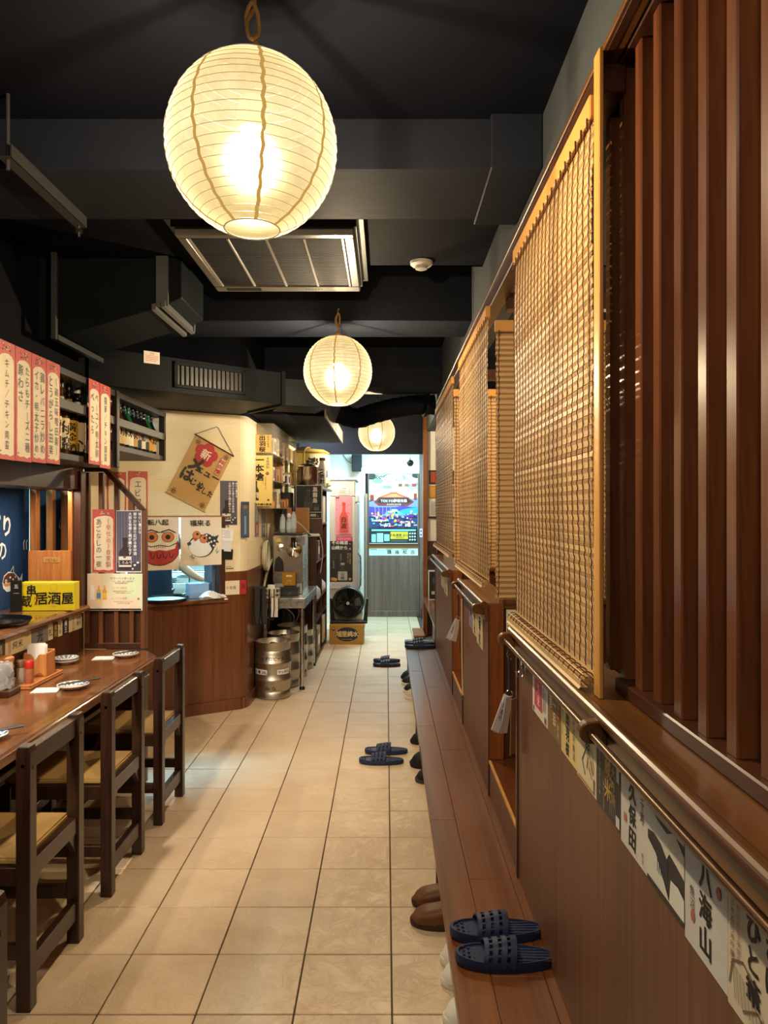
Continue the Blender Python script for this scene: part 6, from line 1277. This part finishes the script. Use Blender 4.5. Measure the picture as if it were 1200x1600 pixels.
br = thing('sake_barrel', 'straw tied sake barrel, yellowish with a blue print, on top of the shelf unit', 'barrel', (-.845, 8.05, 1.781))
SB = rough_mat('barrel_wrap', '#c8b870', '#d8ca88', 5, .8, .15, 60); SB2 = col('#e8e0c4', .8)
MB().lathe([(.19, 0), (.215, .02), (.222, .12), (.22, .34), (.205, .40), (.16, .425), (.002, .43)], (0, 0, 0), 36).build('wrapped_body', SB, br, 0, True)
n_ = 16; q = .2235; a0, a1 = -1.45, .5
vs = [(q*math.cos(a0+(a1-a0)*i/n_), q*math.sin(a0+(a1-a0)*i/n_), z) for z in (.03, .36) for i in range(n_+1)]; MB().add(vs, [(i, i+1, n_+2+i, n_+1+i) for i in range(n_)]).build('printed_wrap', SB2, br)
vs = [((q+.001)*math.cos(-1.15+.75*i/12), (q+.001)*math.sin(-1.15+.75*i/12), z+.012*math.sin(i*1.6)) for z in (.12, .20) for i in range(13)]; MB().add(vs, [(i, i+1, 14+i, 13+i) for i in range(12)]).build('blue_print', col('#3a70c0'), br)
V, F = text_polys('清酒', .12, True, .05); MB().add([((q+.001)*math.cos(-1.30+px/q), (q+.001)*math.sin(-1.30+px/q), .33+py) for px, py in V], F).build('lettering', col(K), br)
ST = rough_mat('straw_rope', '#8a7838', '#a8944c', 20, .9, .2, 80)
for z in (.03, .385): MB().tube([((.226 if z < .2 else .212)*math.cos(a), (.226 if z < .2 else .212)*math.sin(a), z) for a in [2*PI*i/30 for i in range(31)]], .011, 7, False).build('rope_hoop', ST, br, 0, True)
for a in (-1.75, -2.5): MB().tube([(.232*math.cos(a), .232*math.sin(a), .02), (.236*math.cos(a), .236*math.sin(a), .2), (.222*math.cos(a), .222*math.sin(a), .385), (.12*math.cos(a), .12*math.sin(a), .445), (0, 0, .45)], .010, 7).build('rope', ST, br, 0, True)
t = thing('white_bowl', 'small white bowl at the corner of the shelf unit top', 'bowl', (-.665, 7.85, 1.781)); MB().lathe([(.025, 0), (.03, .004), (.055, .05), (.052, .05), (.02, .01)], (0, 0, 0), 18).build('body', col('#e0dcd4', .3), t, 0, True); MB().lathe([(.022, 0), (.024, .006)], (0, 0, 0), 14).build('foot', col('#d0ccc4', .3), t)
# ------------------------------------------------------------------ fridge, fan, carton
FG = col('#c8c9c0', .35); FGS = col('#b4b8b8', .3)
fg = thing('refrigerator', 'tall white upright refrigerator with sake posters on its side', 'refrigerator', (-.682, 8.80, .0))
bx(0, 0, .02, .31, .62, 1.70).build('body', FG, fg, .006); bx(0, 0, 1.705, .31, .62, 1.90).build('top_unit', FG, fg, .008); bx(-.002, -.004, 1.895, .33, .62, 1.91).build('top_cap', col('#6a6c6a', .4), fg, .002)
bx(.31, .0, .06, .345, .60, 1.62).build('door', FGS, fg, .006); bx(.31, -.002, 1.64, .345, .60, 1.72).build('control_panel', FG, fg, .003)
MB().tube([(.345, .03, 1.02), (.372, .03, .97), (.376, .03, .80), (.372, .03, .63), (.345, .03, .58)], .011, 10).build('handle', STEEL, fg, 0, True)
for x_, y_ in ((.03, .04), (.28, .04), (.03, .58), (.28, .58)): MB().lathe([(.02, 0), (.02, .022)], (x_, y_, 0), 10).build('foot', BLACK, fg)
poster('rating_label', 'white printed label near the top of the refrigerator side', 'label', (-.585, 8.795, 1.725), EX, EZ, .135, .095, '#dcdcd6', [('t', '冷蔵庫', .5, .8, .22, '#3a3a3a')]+[('r', .1, .15+.13*i, .9-.2*(i % 2), .2+.13*i, '#8a8a86') for i in range(4)])
poster('bottle_poster', 'pink poster of a red bottle on the refrigerator side', 'poster', (-.613, 8.795, 1.235), EX, EZ, .197, .475, '#e08a94', [('r', .0, .0, 1, 1, '#e494a0')]+[('e', random.random()*.9+.05, random.random()*.9+.05, .03, .01, '#d8606e') for i in range(40)]+btl(.52, .08, .74, .50, '#d85040', '#d85040', '#c84038')+[('e', .52, .33, .2, .12, '#d85040'), ('t', '白波', .52, .48, .15, '#2a1816', dict(v=True, b=.03)), ('t', '薩摩', .14, .96, .05, '#2a1816', dict(b=.02)), ('r', .2, .02, .95, .035, '#c84858')])
poster('caption_strip', 'deep pink caption strip under the bottle poster', 'strip', (-.605, 8.795, 1.165), EX, EZ, .20, .055, '#d84870', [('t', '黒潮本格焼酎', .5, .5, .5, '#f0b8c4')])
poster('plum_wine_poster', 'black plum wine poster with white lettering on the refrigerator side', 'poster', (-.678, 8.793, .59), EX, EZ, .275, .575, '#26241f', [('t', 'その梅酒、\n山崎から。', .52, .915, .082, '#e8e4d8', dict(b=.02, gap=1.2, sx=1.05)), ('r', .06, .818, .94, .822, '#a8a498'), ('e', .16, .68, .10, .05, '#4a463e'), ('e', .16, .68, .085, .042, '#2e2c27'), ('t', '山崎蒸溜所', .16, .60, .035, '#a8a498', dict(v=True)), ('t', '貯蔵梅酒ブレンド', .48, .73, .032, '#a8a498', dict(v=True)), ('t', '熟成の果実味\n樽の香りを', .84, .75, .038, '#c8a070', dict(v=True))]+btl(.56, .155, .38, .42, '#3a3630', '#b8b4a8', '#a8a498')+[('r', .36, .175, .76, .36, '#bab6a8'), ('t', '山崎', .56, .35, .08, '#3a362e', dict(v=True, b=.02)), ('e', .14, .20, .10, .04, '#c89040'), ('e', .25, .19, .07, .035, '#d8a850'), ('e', .88, .20, .06, .03, '#c8a048'), ('r', 0, 0, 1, .14, '#d4d2cc'), ('t', 'サントリー梅酒', .5, .07, .055, '#6a6860')])
cbx = thing('water_carton', 'brown cardboard carton with a dark oval and water lettering under the fan', 'box', (-.65, 8.34, .001))
CB = rough_mat('cardboard', '#a8823e', '#b48e4a', 8, .8, .05, 60)
bx(0, 0, 0, .395, .30, .225).build('carton_body', CB, cbx, .004); bx(-.0015, .13, -.0, .3965, .17, .2265).build('tape', col('#b89a58', .4), cbx)
o = print_mesh([('e', .52, .5, .34, .38, '#8a8a50'), ('e', .52, .5, .325, .36, '#26203a'), ('t', '埔里純水', .52, .52, .30, '#d8c890', dict(b=.035, sx=.95, j=.06)), ('t', 'PULI WATER', .52, .25, .09, '#b8a870'), ('e', .12, .78, .055, .10, '#2a3040'), ('e', .12, .80, .035, .05, '#c8b070'), ('t', '20L', .9, .1, .08, '#5a4420')], .395, .225).build('printing', None, cbx); o.matrix_local = basis((0, -.0008, 0), EX, EZ)
fn = thing('floor_fan', 'black round floor fan standing on the water carton', 'fan', (-.44, 8.46, .2275))
bx(-.205, -.06, 0, .225, .10, .028).build('base', BLACK, fn, .006)
for s, x0 in ((-1, -.205), (1, .205)):
    MB().prism([(0, 0), (.05*-s, 0), (.03*-s, .12), (.012*-s, .26), (-.012*-s, .26), (-.006*-s, .12)] if s < 0 else [(0, 0), (.006, .12), (.012, .26), (-.012, .26), (-.03, .12), (-.05, 0)], (x0+(.0 if s < 0 else .018), .06, .02), EX, EZ, (0, -.05, 0)).build('yoke_arm', BLACK, fn, .004)
fc = Vector((.0, .03, .235))
n = 36
MB().loft([[(fc.x+r_*math.cos(2*PI*k_/n), y_, fc.z+r_*math.sin(2*PI*k_/n)) for k_ in range(n)] for r_, y_ in ((.178, .075), (.186, .06), (.186, -.04), (.178, -.055), (.166, -.055), (.166, .06))], False).build('housing_ring', BLACK, fn, 0, True)
MB().lathe([(.165, -.055), (.165, -.05)], (fc.x, .02, fc.z), 30, '-y').build('back_cover', col('#1a1a1c', .5), fn)
for k_ in range(5):
    a = 2*PI*k_/5; vs = []
    for i in range(6):
        r_ = .03+.125*i/5; w_ = .30+.10*math.sin(PI*i/5)
        for s in (-1, 1): aa = a+s*w_+.12*i/5; vs.append((fc.x+r_*math.cos(aa), .015+s*.016, fc.z+r_*math.sin(aa)))
    MB().add(vs, [(2*i, 2*i+1, 2*i+3, 2*i+2) for i in range(5)]).build('blade', col('#16161a', .25), fn, 0, True)
MB().lathe([(.036, 0), (.036, .03), (.022, .045)], (fc.x, -.0, fc.z), 20, '-y').build('hub', BLACKP, fn, 0, True); MB().lathe([(.020, 0), (.018, .004)], (fc.x, -.062, fc.z), 18, '-y').build('badge', col('#c8ccd0', .3, .6), fn)
m = MB()
for r_ in (.05, .075, .10, .125, .15): m.tube([(fc.x+r_*math.cos(2*PI*k_/36), -.058-.01*(1-r_/.15), fc.z+r_*math.sin(2*PI*k_/36)) for k_ in range(37)], .0016, 5, False)
for k_ in range(24):
    a = 2*PI*k_/24; m.tube([(fc.x+.03*math.cos(a), -.066, fc.z+.03*math.sin(a)), (fc.x+.1*math.cos(a+.25), -.066, fc.z+.1*math.sin(a+.25)), (fc.x+.17*math.cos(a+.4), -.052, fc.z+.17*math.sin(a+.4))], .0014, 4)
m.build('front_grille', BLACK, fn)
t = thing('white_panel', 'white flattened carton standing behind the fan yoke', 'box', (-.62, 8.66, .0)); bx(0, 0, 0, .34, .05, .36).build('panel_body', col('#d8d8d4'), t, .003); bx(0, -.002, .30, .34, 0, .34).build('edge_strip', col('#a8a8a4'), t)  # plain white panel with a grey strip near its top
# ------------------------------------------------------------------ entrance door and its surroundings
dr = bpy.data.objects.new('door_1', None); C.objects.link(dr); struct(dr); dr.location = (-.262, 10.5, .0)
DW = .745
for a in ((0, -.02, .0, .022, .02, 2.07), (DW-.022, -.02, 0, DW, .02, 2.07)): bx(*a).build('stile', W_DOOR, dr, .003)
bx(.022, -.02, 0, DW-.022, .02, .085).build('bottom_rail', W_DOOR, dr, .003); bx(.022, -.02, 2.055, DW-.022, .02, 2.07).build('top_rail', W_DOOR, dr, .003)
bx(.022, -.02, .985, DW-.022, .02, 1.055).build('middle_rail', W_FRAME, dr, .003); bx(.022, -.012, .085, DW-.022, .012, .885).build('wood_panel', W_DOOR, dr)
FRG = emit('daylit_frosted_glass', '#a8ecec', .75)
bx(.022, -.004, .885, DW-.022, .004, .985).build('glass_pane', FRG, dr); bx(.022, -.004, 1.055, DW-.022, .004, 2.055).build('glass_pane', FRG, dr)
for i in range(6):
    o = poster('label_card', None, None, (.03+.113*i, -.0065, .890), EX, EZ, .108, .09-.008*(i % 2), '#b8e0dc' if i < 2 else '#c4e4d8', [('t', '酒菊鶴梅松白'[i], .5, .5, .7, '#2a4444', dict(b=.02))] if i > 1 else None, None, .001, None, dr)
bx(DW+.002, -.01, .0, DW+.07, .05, 2.345).build('door_jamb', W_DOOR, dr, .003); bx(-.045, -.01, 0, -.002, .05, 1.78).build('door_jamb', metal('aluminium_jamb', '#9a9690', .4), dr, .003)
pw, ph = .70, .995
mt = lambda cx, cy, wx, hy, c: ('p', [(cx-wx, cy), (cx-wx*.35, cy+hy*.7), (cx-.06, cy+hy), (cx+.06, cy+hy), (cx+wx*.35, cy+hy*.7), (cx+wx, cy)], c)
pit = [('r', 0, 0, 1, 1, '#2a3a6a'), ('r', 0, .72, 1, 1, '#d8e6d0'), ('p', [(0, .62), (1, .62), (1, .78), (.6, .84), (.3, .80), (0, .74)], '#e8d890'), ('p', [(0, .52), (1, .52), (1, .66), (.7, .62), (.4, .66), (0, .60)], '#7a8ad0')]
rq = random.Random(5)
pit += [('e', rq.uniform(.0, 1), rq.uniform(.8, 1.0), rq.uniform(.06, .16), rq.uniform(.02, .05), rq.choice(['#e8f0dc', '#c8d8c0', '#a8b8a0', '#f0f4e4', '#788878'])) for i in range(34)]
pit += [('l', [(rq.uniform(0, .4), .99), (rq.uniform(0, .5), .93)], .006, '#2a3430') for i in range(10)]+[('e', .02, .97, .12, .05, '#1e2824'), ('e', .98, .98, .1, .04, '#1e2824')]
pit += [mt(.50, .655, .34, .085, '#b8583c'), mt(.5, .65, .28, .06, '#d88a50'), ('p', [(.10, .60), (.2, .665), (.8, .665), (.92, .60), (.8, .545), (.2, .545)], '#7a2c2c'), ('p', [(.16, .60), (.22, .65), (.8, .65), (.86, .60), (.8, .575), (.22, .575)], '#1c1a20'), ('t', 'TOKYO夢境市集', .51, .613, .05, '#e8e0c8', dict(b=.02)), ('t', '東京夢幻嘉年華', .51, .560, .03, '#e8c8a0'), ('r', .02, .62, .10, .70, '#8a2c30'), ('r', .92, .63, .98, .72, '#8a2c30')]
pit += [('r', .60, .82, .68, .86, '#6a4030'), ('r', .73, .82, .81, .86, '#7a6038'), ('r', .88, .82, .97, .86, '#a02838')]
pit += [('p', [(0, .38), (1, .38), (1, .50), (.7, .545), (.4, .5), (0, .53)], '#4a3a9a'), ('p', [(.45, .42), (1, .42), (1, .52), (.7, .49)], '#2a9ad0'), mt(.52, .40, .26, .09, '#5ab0a8'), mt(.52, .44, .12, .05, '#c8e8d0')]
pit += [('e', rq.uniform(.03, .97), rq.uniform(.24, .46), .012+.02*rq.random(), .008+.012*rq.random(), rq.choice(['#d84a5a', '#e8e0f0', '#40b8e0', '#f0c040', '#8a50c0', '#e890b0', '#203080'])) for i in range(90)]
pit += [('l', [(.14+.07*i, .36), (.12+.08*i, .52)], .004, '#c8c0f0') for i in range(5)]
pit += [('t', '東京晴空塔燈光祭', .2, .325, .026, '#f0f0f4', dict(b=.02)), ('t', '2024', .27, .262, .026, '#ffffff', dict(b=.02)), ('t', '11/2', .385, .267, .066, '#ffffff', dict(b=.02)), ('t', 'SAT−2025', .59, .262, .026, '#ffffff', dict(b=.02)), ('t', '1/12', .80, .267, .066, '#ffffff', dict(b=.02)), ('t', 'SUN', .95, .262, .026, '#ffffff', dict(b=.02))]
pit += [('r', 0, 0, 1, .215, '#1a2226'), ('r', .05, .175, .96, .20, '#7ac8c8'), ('r', .05, .015, .14, .13, '#8ad4d0'), ('r', .16, .015, .29, .145, '#9adcd8'), ('r', .31, .03, .42, .13, '#8accc8'), ('r', .44, .06, .80, .165, '#d8c838'), ('t', '早鳥優惠 $320', .62, .115, .045, '#5a4a10', dict(b=.02)), ('t', '入場券販售中', .62, .08, .026, '#5a4a10'), ('r', .44, .02, .78, .045, '#4a5458')]+[('e', .84+.05*(i % 3), .14-.045*(i//3), .018, .013, '#c8dcdc') for i in range(9)]
poster('event_poster', 'large colourful festival poster with dates on the glass of the entrance door', 'poster', (-.242, 10.472, 1.064), EX, EZ, pw, ph, '#2a3a6a', pit, None, .002)
poster('push_notice', 'small white notice with blue marks on the right door jamb', 'notice', (.487, 10.484, 1.15), EX, EZ, .04, .12, '#e0e4e8', [('r', .2, .6, .8, .85, '#4a5a8a'), ('r', .2, .15, .8, .4, '#4a5a8a')])
sp_ = thing('wall_speaker', 'black box speaker high on the far wall left of the door', 'speaker', (-.49, 10.38, 2.095)); bx(0, 0, 0, .145, .12, .245).build('cabinet', BLACK, sp_, .006); bx(.008, -.004, .01, .137, 0, .235).build('grille', col('#17171a', .8), sp_, .002); MB().tube([(.07, .12, .15), (.07, .178, .16)], .012, 8).build('bracket', BLACK, sp_)
hose('speaker_cable', 'thin grey cable running from the far wall corner to the speaker', [(-.47, 10.5, 2.20), (-.56, 10.53, 2.26), (-.62, 10.54, 2.345)], .005, col('#5a5a5a'))
ch = thing('hanging_ornament', 'dark round glass ornament hanging before the entrance wall', 'ornament', (.306, 9.15, 2.135))
MB().lathe([(.006, -.045), (.028, -.036), (.042, -.012), (.042, .012), (.028, .034), (.010, .044)], (0, 0, 0), 18).build('globe', col('#22302c', .2), ch, 0, True); MB().lathe([(.012, .042), (.012, .06)], (0, 0, 0), 10).build('cap', CHROME, ch); MB().tube([(0, 0, .05), (.0, 0, .112)], .003, 6).build('cord', BLACK, ch)
wp = thing('cream_cabinet', 'cream upright cabinet between the refrigerator and the entrance door', 'cabinet', (-.372, 10.30, 0)); bx(0, 0, 0, .06, .25, 1.72).build('panel_body', col('#c4cac6', .5), wp, .004); bx(.025, -.01, 1.78, .075, .02, 2.14).build('cream_box', col('#e4dcc0', .5), wp, .003); bx(.03, -.005, 1.70, .05, .02, 1.80).build('cable_cover', col('#d8d4c4'), wp)
t = thing('red_mat', 'dark red folded cushion on the floor at the right of the door', 'cushion', (.50, 10.30, .0)); bx(0, 0, 0, .12, .12, .15).build('cushion_body', col('#5a2834', .8), t, .02, True, 2); bx(-.002, .055, .01, .122, .065, .14).build('piping', col('#6a3440'), t)
bpy.data.objects.remove(_fo)
